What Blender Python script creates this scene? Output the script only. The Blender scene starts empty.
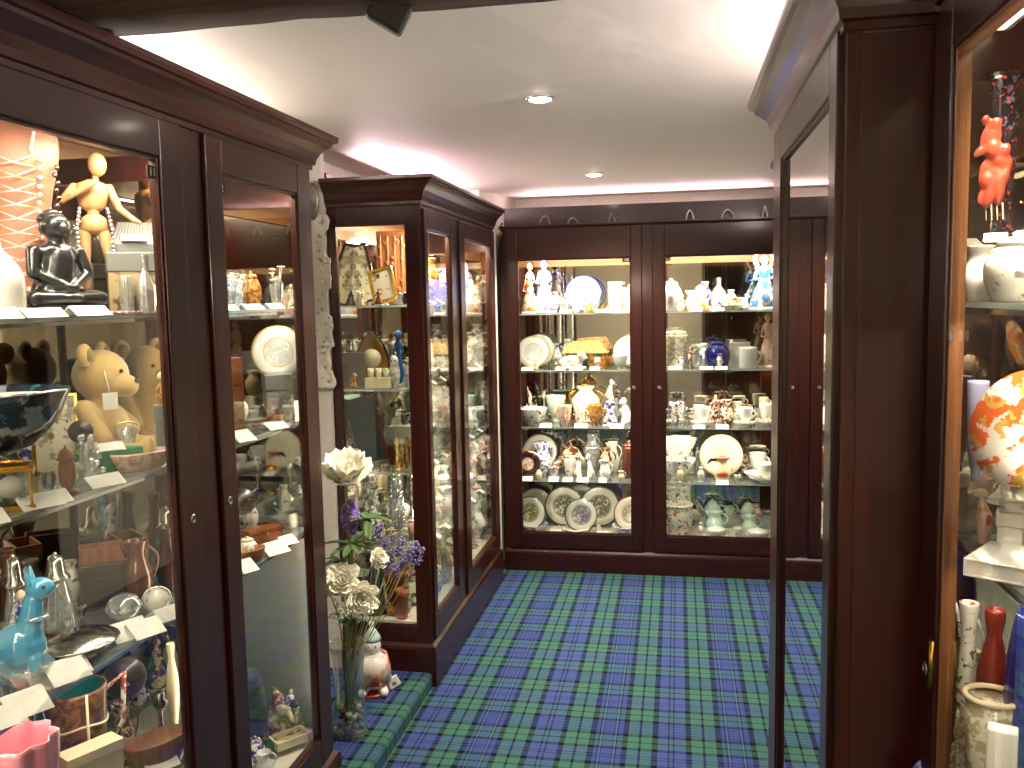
import bpy, math, random
from mathutils import Matrix, Vector
PI=math.pi; sin=math.sin; cos=math.cos
rnd=random.Random(7)
SC=bpy.context.scene; COL=SC.collection
# ------------------------------------------------------------ camera
F=875.57; YAW,PIT,ROL=0.187856662,0.0987282399,-0.0200726614; EYE=Vector((0,0,1.6))
def cam_axes():
    cy,sy,cp,sp,cr,sr=cos(YAW),sin(YAW),cos(PIT),sin(PIT),cos(ROL),sin(ROL)
    f=Vector((-sy*cp,cy*cp,-sp)); r=Vector((cy,sy,0)); u=r.cross(f)
    return r*cr+u*sr, u*cr-r*sr, f
CR,CU,CF=cam_axes()
cd=bpy.data.cameras.new('camera'); cam=bpy.data.objects.new('camera',cd); COL.objects.link(cam)
cam.matrix_world=Matrix(((CR.x,CU.x,-CF.x,0),(CR.y,CU.y,-CF.y,0),(CR.z,CU.z,-CF.z,EYE.z),(0,0,0,1)))
cd.sensor_width=36; cd.lens=F/1024*36; cd.clip_start=.02; SC.camera=cam
def on(x,y,ax,val):
    d=CR*((x-512)/F)+CU*((384-y)/F)+CF
    return EYE+d*((val-EYE[ax])/d[ax])
def dist(P): return (Vector(P)-EYE).dot(CF)
SC.view_settings.view_transform='Standard'; SC.view_settings.look='None'; SC.view_settings.gamma=1
SC.view_settings.use_curve_mapping=False; SC.view_settings.exposure=0.45
SC.cycles.transparent_max_bounces=24; SC.cycles.max_bounces=9; SC.cycles.glossy_bounces=5; SC.cycles.transmission_bounces=4
SC.cycles.caustics_reflective=False; SC.cycles.caustics_refractive=False; SC.cycles.sample_clamp_indirect=4.0
W=bpy.data.worlds.new('world'); SC.world=W; W.use_nodes=True
W.node_tree.nodes['Background'].inputs[0].default_value=(.9,.8,.7,1); W.node_tree.nodes['Background'].inputs[1].default_value=.02
# ------------------------------------------------------------ materials
MATS={}
def lin(c):
    if isinstance(c,str):
        c=[int(c[i:i+2],16)/255 for i in (0,2,4)]; c=[x/12.92 if x<=.04045 else ((x+.055)/1.055)**2.4 for x in c]
    return (c[0],c[1],c[2],1)
class N:
    def __init__(s,name):
        s.m=bpy.data.materials.new(name); s.m.use_nodes=True; s.t=s.m.node_tree; s.t.nodes.clear(); MATS[name]=s.m
    def n(s,t,**k):
        o=s.t.nodes.new(t)
        for a,b in k.items():
            if a.startswith('i_'):
                o.inputs[a[2:].replace('_',' ')].default_value=b
            else: setattr(o,a,b)
        return o
    def l(s,a,b): s.t.links.new(a,b)
    def out(s,sh):
        o=s.n('ShaderNodeOutputMaterial'); s.l(sh,o.inputs[0]); return s.m
    def math(s,op,a,b=None):
        o=s.n('ShaderNodeMath',operation=op)
        for i,x in enumerate((a,b)):
            if x is None: continue
            if isinstance(x,(int,float)): o.inputs[i].default_value=x
            else: s.l(x,o.inputs[i])
        return o.outputs[0]
    def mix(s,f,a,b):
        o=s.n('ShaderNodeMix',data_type='RGBA')
        for i,x in ((0,f),(6,a),(7,b)):
            if isinstance(x,(int,float)): o.inputs[i].default_value=x
            elif isinstance(x,tuple): o.inputs[i].default_value=x
            else: s.l(x,o.inputs[i])
        return o.outputs[2]
    def coord(s,scale=(1,1,1),src='Object'):
        c=s.n('ShaderNodeTexCoord'); m=s.n('ShaderNodeMapping'); m.inputs['Scale'].default_value=scale
        s.l(c.outputs[src],m.inputs[0]); return m.outputs[0]
    def noise(s,vec,scale,detail=3,rough=.5):
        o=s.n('ShaderNodeTexNoise'); o.inputs['Scale'].default_value=scale; o.inputs['Detail'].default_value=detail; o.inputs['Roughness'].default_value=rough
        s.l(vec,o.inputs['Vector']); return o.outputs[0]
    def ramp(s,f,stops,interp='LINEAR'):
        o=s.n('ShaderNodeValToRGB'); e=o.color_ramp.elements; o.color_ramp.interpolation=interp
        while len(e)>1: e.remove(e[0])
        e[0].position=stops[0][0]; e[0].color=stops[0][1] if len(stops[0][1])==4 else lin(stops[0][1])
        for p,c in stops[1:]:
            q=e.new(p); q.color=c if len(c)==4 else lin(c)
        s.l(f,o.inputs[0]); return o.outputs[0]
    def bsdf(s,col,rough=.4,metal=0,coat=0,spec=.5,bump=None,bs=.2,sheen=0,emit=None,es=0,sss=0,bd=.001):
        b=s.n('ShaderNodeBsdfPrincipled')
        if isinstance(col,tuple): b.inputs['Base Color'].default_value=col
        else: s.l(col,b.inputs['Base Color'])
        if isinstance(rough,(int,float)): b.inputs['Roughness'].default_value=rough
        else: s.l(rough,b.inputs['Roughness'])
        b.inputs['Metallic'].default_value=metal; b.inputs['Coat Weight'].default_value=coat; b.inputs['Coat Roughness'].default_value=.12
        b.inputs['Specular IOR Level'].default_value=spec; b.inputs['Sheen Weight'].default_value=sheen
        if emit: b.inputs['Emission Color'].default_value=emit; b.inputs['Emission Strength'].default_value=es
        if bump is not None:
            u=s.n('ShaderNodeBump'); u.inputs['Strength'].default_value=bs; u.inputs['Distance'].default_value=bd; s.l(bump,u.inputs['Height']); s.l(u.outputs[0],b.inputs['Normal'])
        return b.outputs[0]
def simple(name,c,rough=.4,metal=0,coat=0,**k):
    s=N(name); c=lin(c); v=s.coord(); n=s.noise(v,35,3)
    col=s.mix(n,tuple(x*.86 for x in c[:3])+(1,),tuple(min(1,x*1.12) for x in c[:3])+(1,))
    return s.out(s.bsdf(col,rough,metal,coat,bump=n,bs=.1,**k))
def wood(name,c1,c2,rough=.3,coat=.5,ax=2,spec=.5):
    s=N(name); sc=[26,26,26]; sc[ax]=1.6; v=s.coord(tuple(sc)); n=s.noise(v,2.2,5,.6); n2=s.noise(s.coord((1,1,1)),3,2)
    col=s.ramp(n,[(.3,lin(c1)),(.7,lin(c2))]); col=s.mix(n2,col,s.mix(.5,col,lin(c1)))
    return s.out(s.bsdf(col,rough,0,coat,spec,bump=n,bs=.12))
wood('mahogany','220904','44140b',.32,.2,spec=.38)
wood('mahogany_rail','220904','44140b',.32,.2,ax=0,spec=.38)
wood('mahogany_dark','1a0906','34130c',.35,.4)
wood('mirror_wood','2c0e08','561f13',.25,1.0)
wood('light_wood','7a4a1e','a8742f',.45,.15,ax=0)
wood('bead_wood','5e3418','8a5a30',.35,.4)
wood('carved_wood','6b3a1c','a56a38',.5,.1)
wood('box_wood','6a3216','9c5626',.4,.3,ax=0)
wood('pale_wood','a87a4c','c99c6a',.45,.2)
wood('beam_wood','241610','6a4630',.8,0,ax=0,spec=.3)
def thinglass(name,tint=(1,1,1,1),gloss=(1,1,1,1),f0=.04,rough=.0,p=5.0,extra=None):
    s=N(name); lw=s.n('ShaderNodeLayerWeight'); lw.inputs[0].default_value=.5
    f=s.math('ADD',s.math('MULTIPLY',s.math('POWER',lw.outputs['Facing'],p),1-f0),f0)
    t=s.n('ShaderNodeBsdfTransparent'); t.inputs[0].default_value=tint
    g=s.n('ShaderNodeBsdfGlossy'); g.inputs[0].default_value=gloss; g.inputs['Roughness'].default_value=rough
    if extra:
        d=s.n('ShaderNodeBsdfDiffuse'); d.inputs[0].default_value=extra[0]; mm=s.n('ShaderNodeMixShader'); mm.inputs[0].default_value=extra[1]
        s.l(t.outputs[0],mm.inputs[1]); s.l(d.outputs[0],mm.inputs[2]); t=mm
    m=s.n('ShaderNodeMixShader'); s.l(f,m.inputs[0]); s.l(t.outputs[0],m.inputs[1]); s.l(g.outputs[0],m.inputs[2])
    return s.out(m.outputs[0])
thinglass('pane_glass',(.96,.98,.97,1))
thinglass('dark_pane',(.55,.55,.52,1),f0=.3,p=2.2)
thinglass('shelf_glass',(.95,.98,.97,1),f0=.06,extra=((.9,.93,.9,1),.10))
thinglass('shelf_edge',(.75,.85,.82,1),f0=.2,extra=((.78,.86,.82,1),.6))
thinglass('crystal',(.85,.88,.86,1),f0=.22,p=2.0,rough=.05,extra=((.8,.82,.8,1),.28))
thinglass('vase_glass',(.95,.95,.93,1),f0=.10,p=3.0)
thinglass('blue_glass',(.2,.65,.85,1),f0=.12,p=3,extra=((.12,.55,.85,1),.6))
thinglass('deep_blue_glass',(.1,.2,.8,1),f0=.12,p=3,extra=((.03,.12,.7,1),.6))
thinglass('film_wrap',(.95,.95,.95,1),f0=.16,p=2.2,rough=.1,extra=((.8,.75,.7,1),.12))
def mirror(name,c,r=.01):
    s=N(name); g=s.n('ShaderNodeBsdfGlossy'); g.inputs['Roughness'].default_value=r
    n=s.noise(s.coord(),5,3); s.l(s.mix(n,lin(c),tuple(x*.85 for x in lin(c)[:3])+(1,)),g.inputs[0]); return s.out(g.outputs[0])
mirror('mirror','d6d0c4')
mirror('mirror_end','cac4b8')
simple('silver','c8c4bc',.18,1); simple('dark_silver','6f6a63',.25,1); simple('gold','d8a94a',.22,1); simple('brass','b08a45',.28,1); simple('chrome','dddddd',.1,1)
simple('card','f4f0e6',.6); simple('black_gloss','0c0d10',.12,0,.6); simple('black_stone','17191c',.28,0,.3); simple('black_matte','0d0c0c',.6)
simple('lining_grey','8f8d84',.6)
simple('plush','c9a96c',.95,0,0,sheen=.6); simple('plush_dark','8c713f',.95,sheen=.5)
simple('felt_green','0c7a47',.6); simple('cream','ece2cc',.35); simple('white_china','f2efe8',.15,0,.4); simple('mint_china','cfe3d6',.16,0,.4)
simple('pink_glassware','e38a98',.2,0,.4); simple('pink_skin','a06650',.5); simple('leather','4a2210',.45); simple('brown_china','5b2c18',.2,0,.4)
simple('terracotta','a85c33',.75); simple('wall_white','d9d3c8',.8); simple('red','7a2018',.3,0,.2); simple('cobalt','10196b',.1,0,.6); simple('green_leaf','4d6b35',.6)
simple('stem','8f8a55',.7); simple('petal','f3f0dc',.6); simple('petal_purple','8a72b8',.7); simple('petal_lav','857aae',.8); simple('lace','e2dccb',.85)
simple('paper_aged','d9cfae',.5); simple('tin','7d7768',.4,.6); simple('grey_tin','8b8d8a',.4,.3); simple('amber','b9691f',.2,0,.5); simple('ivory','e7d6ae',.3,0,.2)
simple('teal_inner','1b6a60',.3,0,.3); simple('teal_glass','0e5a63',.1,0,.6); simple('clear_beads','d9c9c0',.1,.3,.4); simple('purple_bead','6d5a73',.2,0,.5); simple('orange_gl','e0622c',.12,0,.7); simple('red_orange','b2402a',.3,0,.4)
simple('green_dark','12302a',.5); simple('plastic_white','e8e6e2',.4); simple('dark_red','4e130d',.5); simple('peb_grey','77746c',.5); simple('peb_white','c9c2b2',.5); simple('peb_brown','4d3d2e',.5)
simple('lilac_china','c4c2ea',.18,0,.4); simple('bright_blue','1f6fae',.15,0,.6)
def china(name,base,c2,scale=30,thr=.58,c3=None,rough=.15,thr3=.62,coat=.4):
    s=N(name); v=s.coord(); n=s.noise(v,scale,4,.6); f=s.ramp(n,[(thr-.02,(0,0,0,1)),(thr+.02,(1,1,1,1))])
    col=s.mix(f,lin(base),lin(c2))
    if c3:
        n3=s.noise(s.coord((1.3,1.1,1.2)),scale*1.4,2); f3=s.ramp(n3,[(thr3-.01,(0,0,0,1)),(thr3+.02,(1,1,1,1))]); col=s.mix(f3,col,lin(c3))
    return s.out(s.bsdf(col,rough,0,coat))
china('blue_white','eeeef0','2b3f9a',45,.55); china('floral','f0ece0','c06a4a',55,.6,'5d7a3a'); china('brown_floral','e8dcc8','6b2f1c',50,.5,'a06a20')
china('gold_white','f3efe2','c59a3e',50,.6); china('imari','efe9df','28378f',45,.52,'b1432a'); china('black_white','f2f0ea','161616',28,.6)
china('print_grey','ebe5d6','6d675a',45,.6); china('green_floral','efece0','6c8a55',45,.58,'b08058'); china('orange_floral','ece4d2','c4652a',28,.6,'6a7a3a')
china('brown_band','d9c6a2','5d3018',22,.5); china('lattice','e9e0cc','b5a888',60,.5); china('amber_cottage','c8882c','a02a18',22,.52,'2f6a3a',thr3=.54); china('thatch','dba850','9a6a25',60,.5,rough=.5)
china('pink_gold','e6c0b4','c79a58',40,.55); china('carved_amber','d79a48','8a5418',80,.5,rough=.4); china('lace_holes','e4dfd2','b3ab98',60,.62,rough=.8,coat=0)
china('bead_mix','d8c8c8','8a6a80',150,.5,'b04a40'); china('art_glass','1d2a3c','8a9aa0',14,.52,'14786a',.06); china('weave','7a4a26','4a2812',60,.5,rough=.5); china('wire','8a8a80','3a3a36',60,.5)
china('gnome','cfc59a','7a7a3a',35,.5,'a03a30'); china('sheep','efeade','b98a60',40,.6); china('dragon_vase','0c0c10','3a3c48',90,.6,'8a1e18',.12); china('fish_plate','e7ddd0','e0642c',2.6,.5,'c8a04a',.12,.6)
china('shell_mix','a09b8c','d9d4c6',45,.5,rough=.4); china('gold_chess','b8863a','f0d890',40,.5,rough=.25); china('stripe_red','d8cfc0','9c4038',50,.5); china('white_lilac','dcd8e4','8a86d0',14,.52); china('orange_white','e0cdb0','c06a1c',30,.52)
china('green_white','e9ecd8','a9b84e',30,.55); china('blue_figure','c8d4e2','35699c',25,.47,'b08a3a'); china('twig','d8d2c0','8a7448',30,.5); china('print_sepia','ddd4b8','9a9070',25,.52,'6a6048',.4)
china('icon_print','efe6cc','c7a24a',18,.55,'5a4a38',.35); china('map_brown','b9a27a','5c3e28',12,.5,'8a6a48',.6)
def platemat(name,base,centre,rim,rc=.5,second=None):
    s=N(name); v=s.coord(); ln=s.n('ShaderNodeVectorMath',operation='LENGTH'); sp=s.n('ShaderNodeSeparateXYZ'); s.l(v,sp.inputs[0]); cb=s.n('ShaderNodeCombineXYZ'); s.l(sp.outputs[0],cb.inputs[0]); s.l(sp.outputs[1],cb.inputs[1]); s.l(cb.outputs[0],ln.inputs[0])
    r=ln.outputs['Value']  # plates are unit radius meshes
    n=s.noise(v,7,4,.65); blot=s.ramp(n,[(.42,lin(base)),(.5,lin(centre)),(.62,lin(second or centre))])
    inner=s.math('LESS_THAN',r,rc); col=s.mix(inner,lin(base),blot)
    ring=s.math('GREATER_THAN',r,.93); col=s.mix(ring,col,lin(rim))
    ring2=s.math('MULTIPLY',s.math('GREATER_THAN',r,rc+.02),s.math('LESS_THAN',r,rc+.06)); col=s.mix(ring2,col,lin(rim))
    return s.out(s.bsdf(col,.15,0,.4))
platemat('pl_sepia','ece5d2','55483a','6a5a40',.52,'8a7c66'); platemat('pl_blue','bcc6ea','22379a','2b46b0',.8,'5a74cc'); platemat('pl_floral','f0ead8','7a7a40','5a4a38',.5,'b0963a')
platemat('pl_goldrim','f1eee6','c9cbc8','c8b070',.5,'d8d8d0'); platemat('pl_cream','e9e2cc','d8d0b2','d8cfb0',.3,'cfc8b0'); platemat('pl_dark','2a1612','e8d8c8','8a6a3a',.42,'b05a48'); platemat('pl_orange','ece2cc','c8c0a8','b5521f',.45,'a8a088'); platemat('pl_purple','ece7dc','6a5c74','5c5040',.55,'9a8ca0')
platemat('pl_silver','cfc9bd','6a645a','8a8478',.6,'9a9488')
# carpet ---------------------------------------------------------------
def tartan():
    s=N('tartan_carpet'); c=s.n('ShaderNodeTexCoord'); sp=s.n('ShaderNodeSeparateXYZ'); s.l(c.outputs['Object'],sp.inputs[0])
    G=lin('40685e'); B=lin('404f84'); K=lin('100e18'); B2=lin('384680'); T=lin('4c6288')
    def setts(v,per,off):
        f=s.math('FRACT',s.math('ADD',s.math('DIVIDE',v,per),off))
        st=[(0,G),(.085,K),(.105,G),(.19,K),(.235,B),(.315,K),(.327,B),(.355,K),(.367,B),(.455,K),(.50,G),(.585,K),(.605,G),(.69,K),(.735,B2),(.765,K),(.775,T),(.79,K),(.80,B2),(.88,K),(.89,T),(.905,K),(.915,B2),(.955,K)]
        return s.ramp(f,st,'CONSTANT')
    a=setts(sp.outputs[0],.45,.396); b=setts(sp.outputs[1],.415,.3)
    # twill weave: fine diagonal alternation of warp and weft
    tw=s.math('FRACT',s.math('MULTIPLY',s.math('ADD',sp.outputs[0],sp.outputs[1]),220)); wv=s.math('ADD',s.math('MULTIPLY',s.math('GREATER_THAN',tw,.5),.24),.33)
    n=s.noise(c.outputs['Object'],90,2); n2=s.noise(c.outputs['Object'],1.5,3)
    col=s.mix(wv,a,b); col=s.mix(s.math('MULTIPLY',n2,.25),col,s.mix(.3,col,lin('0a0c10')))
    return s.out(s.bsdf(col,.95,0,0,.1,bump=n,bs=.4,bd=.004))
tartan()
def ceiling_mat():
    s=N('ceiling_paint'); v=s.coord((1,1,1)); n=s.noise(v,1.2,3); n2=s.noise(v,4,4)
    col=s.mix(n,lin('eee6d8'),lin('f4ece2'))
    return s.out(s.bsdf(col,.6,0,0,.4,bump=n2,bs=.22,bd=.02))
ceiling_mat()
def emis(name,c,st):
    s=N(name); e=s.n('ShaderNodeEmission'); e.inputs[0].default_value=lin(c); e.inputs[1].default_value=st; return s.out(e.outputs[0])
emis('lamp_glow','fff0d8',60); emis('fill_globe_glow','ffe6c8',130); emis('strip_glow','ffe8c4',6); emis('pink_glow','ffc8e8',3)
# ------------------------------------------------------------ mesh builder
class MB:
    def __init__(s): s.v=[]; s.f=[]; s.mi=[]; s.sm=[]; s.X=Matrix.Identity(4)
    def at(s,x=0,y=0,z=0,rx=0,ry=0,rz=0,sc=None):
        s.X=Matrix.Translation((x,y,z))@Matrix.Rotation(rz,4,'Z')@Matrix.Rotation(ry,4,'Y')@Matrix.Rotation(rx,4,'X')
        if sc: s.X=s.X@Matrix.Diagonal((sc[0],sc[1],sc[2],1))
        return s
    def add(s,vs,fs,m=0,smooth=True):
        b=len(s.v); s.v+=[tuple(s.X@Vector(p)) for p in vs]
        for f in fs: s.f.append([b+i for i in f]); s.mi.append(m); s.sm.append(smooth)
        return s
    def box(s,x0,x1,y0,y1,z0,z1,m=0):
        v=[(x0,y0,z0),(x1,y0,z0),(x1,y1,z0),(x0,y1,z0),(x0,y0,z1),(x1,y0,z1),(x1,y1,z1),(x0,y1,z1)]
        return s.add(v,[(0,3,2,1),(4,5,6,7),(0,1,5,4),(1,2,6,5),(2,3,7,6),(3,0,4,7)],m,False)
    def lathe(s,prof,n=20,m=0,sc=1,sz=None,lob=0,la=0,lz=0,caps=True,smooth=True):
        sz=sc if sz is None else sz; vs=[]; zs=[q[1] for q in prof]; zm=max(zs) or 1
        for r,z in prof:
            for i in range(n):
                a=2*PI*i/n; k=1+la*cos(lob*a)*(max(0,(z/zm-lz)/(1-lz)) if lz<1 else 1) if lob else 1
                vs.append((r*sc*k*cos(a),r*sc*k*sin(a),z*sz))
        fs=[]
        for j in range(len(prof)-1):
            for i in range(n): fs.append((j*n+i,j*n+(i+1)%n,(j+1)*n+(i+1)%n,(j+1)*n+i))
        if caps:
            fs.append(tuple(reversed(range(n)))); k=(len(prof)-1)*n; fs.append(tuple(range(k,k+n)))
        return s.add(vs,fs,m,smooth)
    def tube(s,pts,rad,n=8,m=0,closed=False):
        pts=[Vector(p) for p in pts]; L=len(pts)
        if not hasattr(rad,'__len__'): rad=[rad]*L
        vs=[]; up=Vector((0,0,1)); prev=None
        for i,p in enumerate(pts):
            if closed: d=pts[(i+1)%L]-pts[i-1]
            else: d=pts[min(i+1,L-1)]-pts[max(i-1,0)]
            d.normalize()
            if prev is None:
                a=d.cross(up)
                if a.length<.1: a=d.cross(Vector((1,0,0)))
            else: a=prev-d*prev.dot(d)
            a.normalize(); prev=a; b=d.cross(a)
            for k in range(n):
                t=2*PI*k/n; vs.append(tuple(p+(a*cos(t)+b*sin(t))*rad[i]))
        fs=[]
        for j in range(L if closed else L-1):
            q=(j+1)%L
            for k in range(n): fs.append((j*n+k,j*n+(k+1)%n,q*n+(k+1)%n,q*n+k))
        if not closed: fs.append(tuple(reversed(range(n)))); fs.append(tuple(range((L-1)*n,L*n)))
        return s.add(vs,fs,m)
    def ell(s,c,r,n=12,m=0,rot=None):
        if not hasattr(r,'__len__'): r=(r,r,r)
        R=Matrix.Rotation(rot[1],3,rot[0]) if rot else Matrix.Identity(3); c=Vector(c)
        vs=[];h=max(4,n//2+1)
        for j in range(1,h):
            t=PI*j/h
            for i in range(n):
                a=2*PI*i/n; vs.append(tuple(c+R@Vector((r[0]*sin(t)*cos(a),r[1]*sin(t)*sin(a),r[2]*cos(t)))))
        vs.append(tuple(c+R@Vector((0,0,r[2])))); vs.append(tuple(c+R@Vector((0,0,-r[2])))); T=len(vs)-2
        fs=[]
        for j in range(h-2):
            for i in range(n): fs.append((j*n+i,(j+1)*n+i,(j+1)*n+(i+1)%n,j*n+(i+1)%n))
        for i in range(n): fs.append((T,i,(i+1)%n)); fs.append((T+1,(h-2)*n+(i+1)%n,(h-2)*n+i))
        return s.add(vs,fs,m)
    def limb(s,p0,r0,p1,r1,n=10,m=0):
        p0=Vector(p0); p1=Vector(p1); d=(p1-p0).normalized(); P=[];R=[]
        for t in (0,.3,.6,.85): P.append(p0-d*r0*cos(t*PI/2)); R.append(max(r0*sin(t*PI/2),1e-4))
        for t in (0,.5,1): P.append(p0.lerp(p1,t)); R.append(r0+(r1-r0)*t)
        for t in (.85,.6,.3,0): P.append(p1+d*r1*cos(t*PI/2)); R.append(max(r1*sin(t*PI/2),1e-4))
        return s.tube(P,R,n,m)
    def sweep(s,path,prof,m=0):
        # path: plan points, profile (out,z); outward = right-hand side of travel
        P=[Vector((a,b)) for a,b in path]; L=len(P); k=len(prof); vs=[]
        for i,p in enumerate(P):
            ds=[]
            if i>0: ds.append((P[i]-P[i-1]).normalized())
            if i<L-1: ds.append((P[i+1]-P[i]).normalized())
            ns=[Vector((d.y,-d.x)) for d in ds]
            if len(ns)==2: nn=(ns[0]+ns[1]); nn=nn/(1+ns[0].dot(ns[1]))
            else: nn=ns[0]
            for o,z in prof: vs.append((p.x+nn.x*o,p.y+nn.y*o,z))
        fs=[]
        for i in range(L-1):
            for j in range(k): fs.append((i*k+j,(i+1)*k+j,(i+1)*k+(j+1)%k,i*k+(j+1)%k))
        fs.append(tuple(range(k))); fs.append(tuple(reversed(range((L-1)*k,L*k))))
        return s.add(vs,fs,m,False)
    def build(s,name,mats,parent=None,bevel=0,mods=None):
        me=bpy.data.meshes.new(name); me.from_pydata(s.v,[],s.f)
        for q in (mats if isinstance(mats,(list,tuple)) else [mats]): me.materials.append(MATS[q])
        me.polygons.foreach_set('material_index',s.mi); me.polygons.foreach_set('use_smooth',s.sm); me.update()
        import bmesh
        b=bmesh.new(); b.from_mesh(me); bmesh.ops.recalc_face_normals(b,faces=b.faces); b.to_mesh(me); b.free()
        o=bpy.data.objects.new(name,me); COL.objects.link(o)
        if parent: o.parent=parent
        if bevel:
            d=o.modifiers.new('bevel','BEVEL'); d.width=bevel; d.segments=2; d.limit_method='ANGLE'
        return o
def remesh(o,vox,sm=6):
    r=o.modifiers.new('remesh','REMESH'); r.mode='VOXEL'; r.voxel_size=vox; r.use_smooth_shade=True
    if sm: q=o.modifiers.new('smooth','SMOOTH'); q.iterations=sm; q.factor=.5
    return o
def empty(name):
    o=bpy.data.objects.new(name,None); o.empty_display_size=.05; COL.objects.link(o); return o
LABELS={}
def tag(o,label,cat,group=None):
    o['label']=label; o['category']=cat
    if group: o['group']=group
    LABELS.setdefault(label,[]).append((o,group)); return o
def struct(o): o['kind']='structure'; return o
def clone(o,parent=None):
    c=o.copy(); COL.objects.link(c)
    if parent: c.parent=parent
    for ch in list(o.children): clone(ch,c)
    return c
def text_mesh(s,size,name,mat,parent):
    c=bpy.data.curves.new('numerals','FONT'); c.body=s; c.size=size; c.extrude=.0006; c.align_x='CENTER'; c.align_y='CENTER'
    t=bpy.data.objects.new('tmp',c); me=bpy.data.meshes.new_from_object(t); bpy.data.objects.remove(t); bpy.data.curves.remove(c)
    me.materials.clear(); me.materials.append(MATS[mat]); o=bpy.data.objects.new(name,me); COL.objects.link(o); o.parent=parent; return o
# ------------------------------------------------------------ room
CZ=2.2
b=MB(); b.box(-2.1,1.4,-1.6,5.6,-.05,0); struct(b.build('floor','tartan_carpet'))
b=MB(); b.box(-2.1,1.4,-1.6,5.6,CZ,CZ+.06); struct(b.build('ceiling','ceiling_paint'))
b=MB(); b.box(-1.6,-1.5,-1.6,5.5,0,CZ); struct(b.build('wall_left','wall_white'))
b=MB(); b.box(.86,.95,-1.6,5.5,0,CZ); struct(b.build('wall_right','wall_white'))
b=MB(); b.box(-1.6,.95,5.4,5.5,0,CZ); struct(b.build('wall_back','wall_white'))
b=MB(); b.box(-1.6,.95,-1.7,-1.6,0,CZ); struct(b.build('wall_rear','wall_white'))
b=MB(); b.add([(-1.5,4.86,0),(-1.09,4.86,0),(-.985,5.4,0),(-1.5,5.4,0),(-1.5,4.86,CZ),(-1.09,4.86,CZ),(-.985,5.4,CZ),(-1.5,5.4,CZ)],[(0,3,2,1),(4,5,6,7),(0,1,5,4),(1,2,6,5),(2,3,7,6),(3,0,4,7)],0,False); struct(b.build('wall_pier_back','wall_white'))
b=MB(); b.box(-1.03,-1.0,4.78,4.86,.1,CZ-.19); b.box(-1.09,-1.03,4.78,4.86,.0,CZ-.19); struct(b.build('trim_1','wall_white'))
b=MB(); b.box(-1.5,-1.392,3.35,3.379,0,CZ); struct(b.build('wall_pier_left','wall_white'))
# raised carpeted step along the left
b=MB(); pr=[(-.5,0),(0,0),(0,.045),(-.006,.056),(-.018,.06),(-.5,.06)]
b.sweep([(-1.0,-.2),(-1.0,3.40)],[(o,z) for o,z in pr]); o=b.build('floor_step','tartan_carpet'); struct(o)
# ceiling beam
b=MB(); 
nx=26
vs=[];fs=[]
for i in range(nx+1):
    x=-1.5+2.36*i/nx; j=lambda a:rnd.uniform(-a,a)
    for y,z in ((1.25,CZ+.01),(1.25,2.13),(1.3,2.115),(1.45,2.112),(1.575,2.115),(1.612,2.13),(1.62,CZ+.01)):
        vs.append((x,y+j(.004),z+j(.003) if z<CZ else z))
for i in range(nx):
    for k in range(6): fs.append((i*7+k,i*7+k+1,(i+1)*7+k+1,(i+1)*7+k))
b.add(vs,fs,0,True); o=b.build('trim_2','beam_wood'); struct(o)
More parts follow.
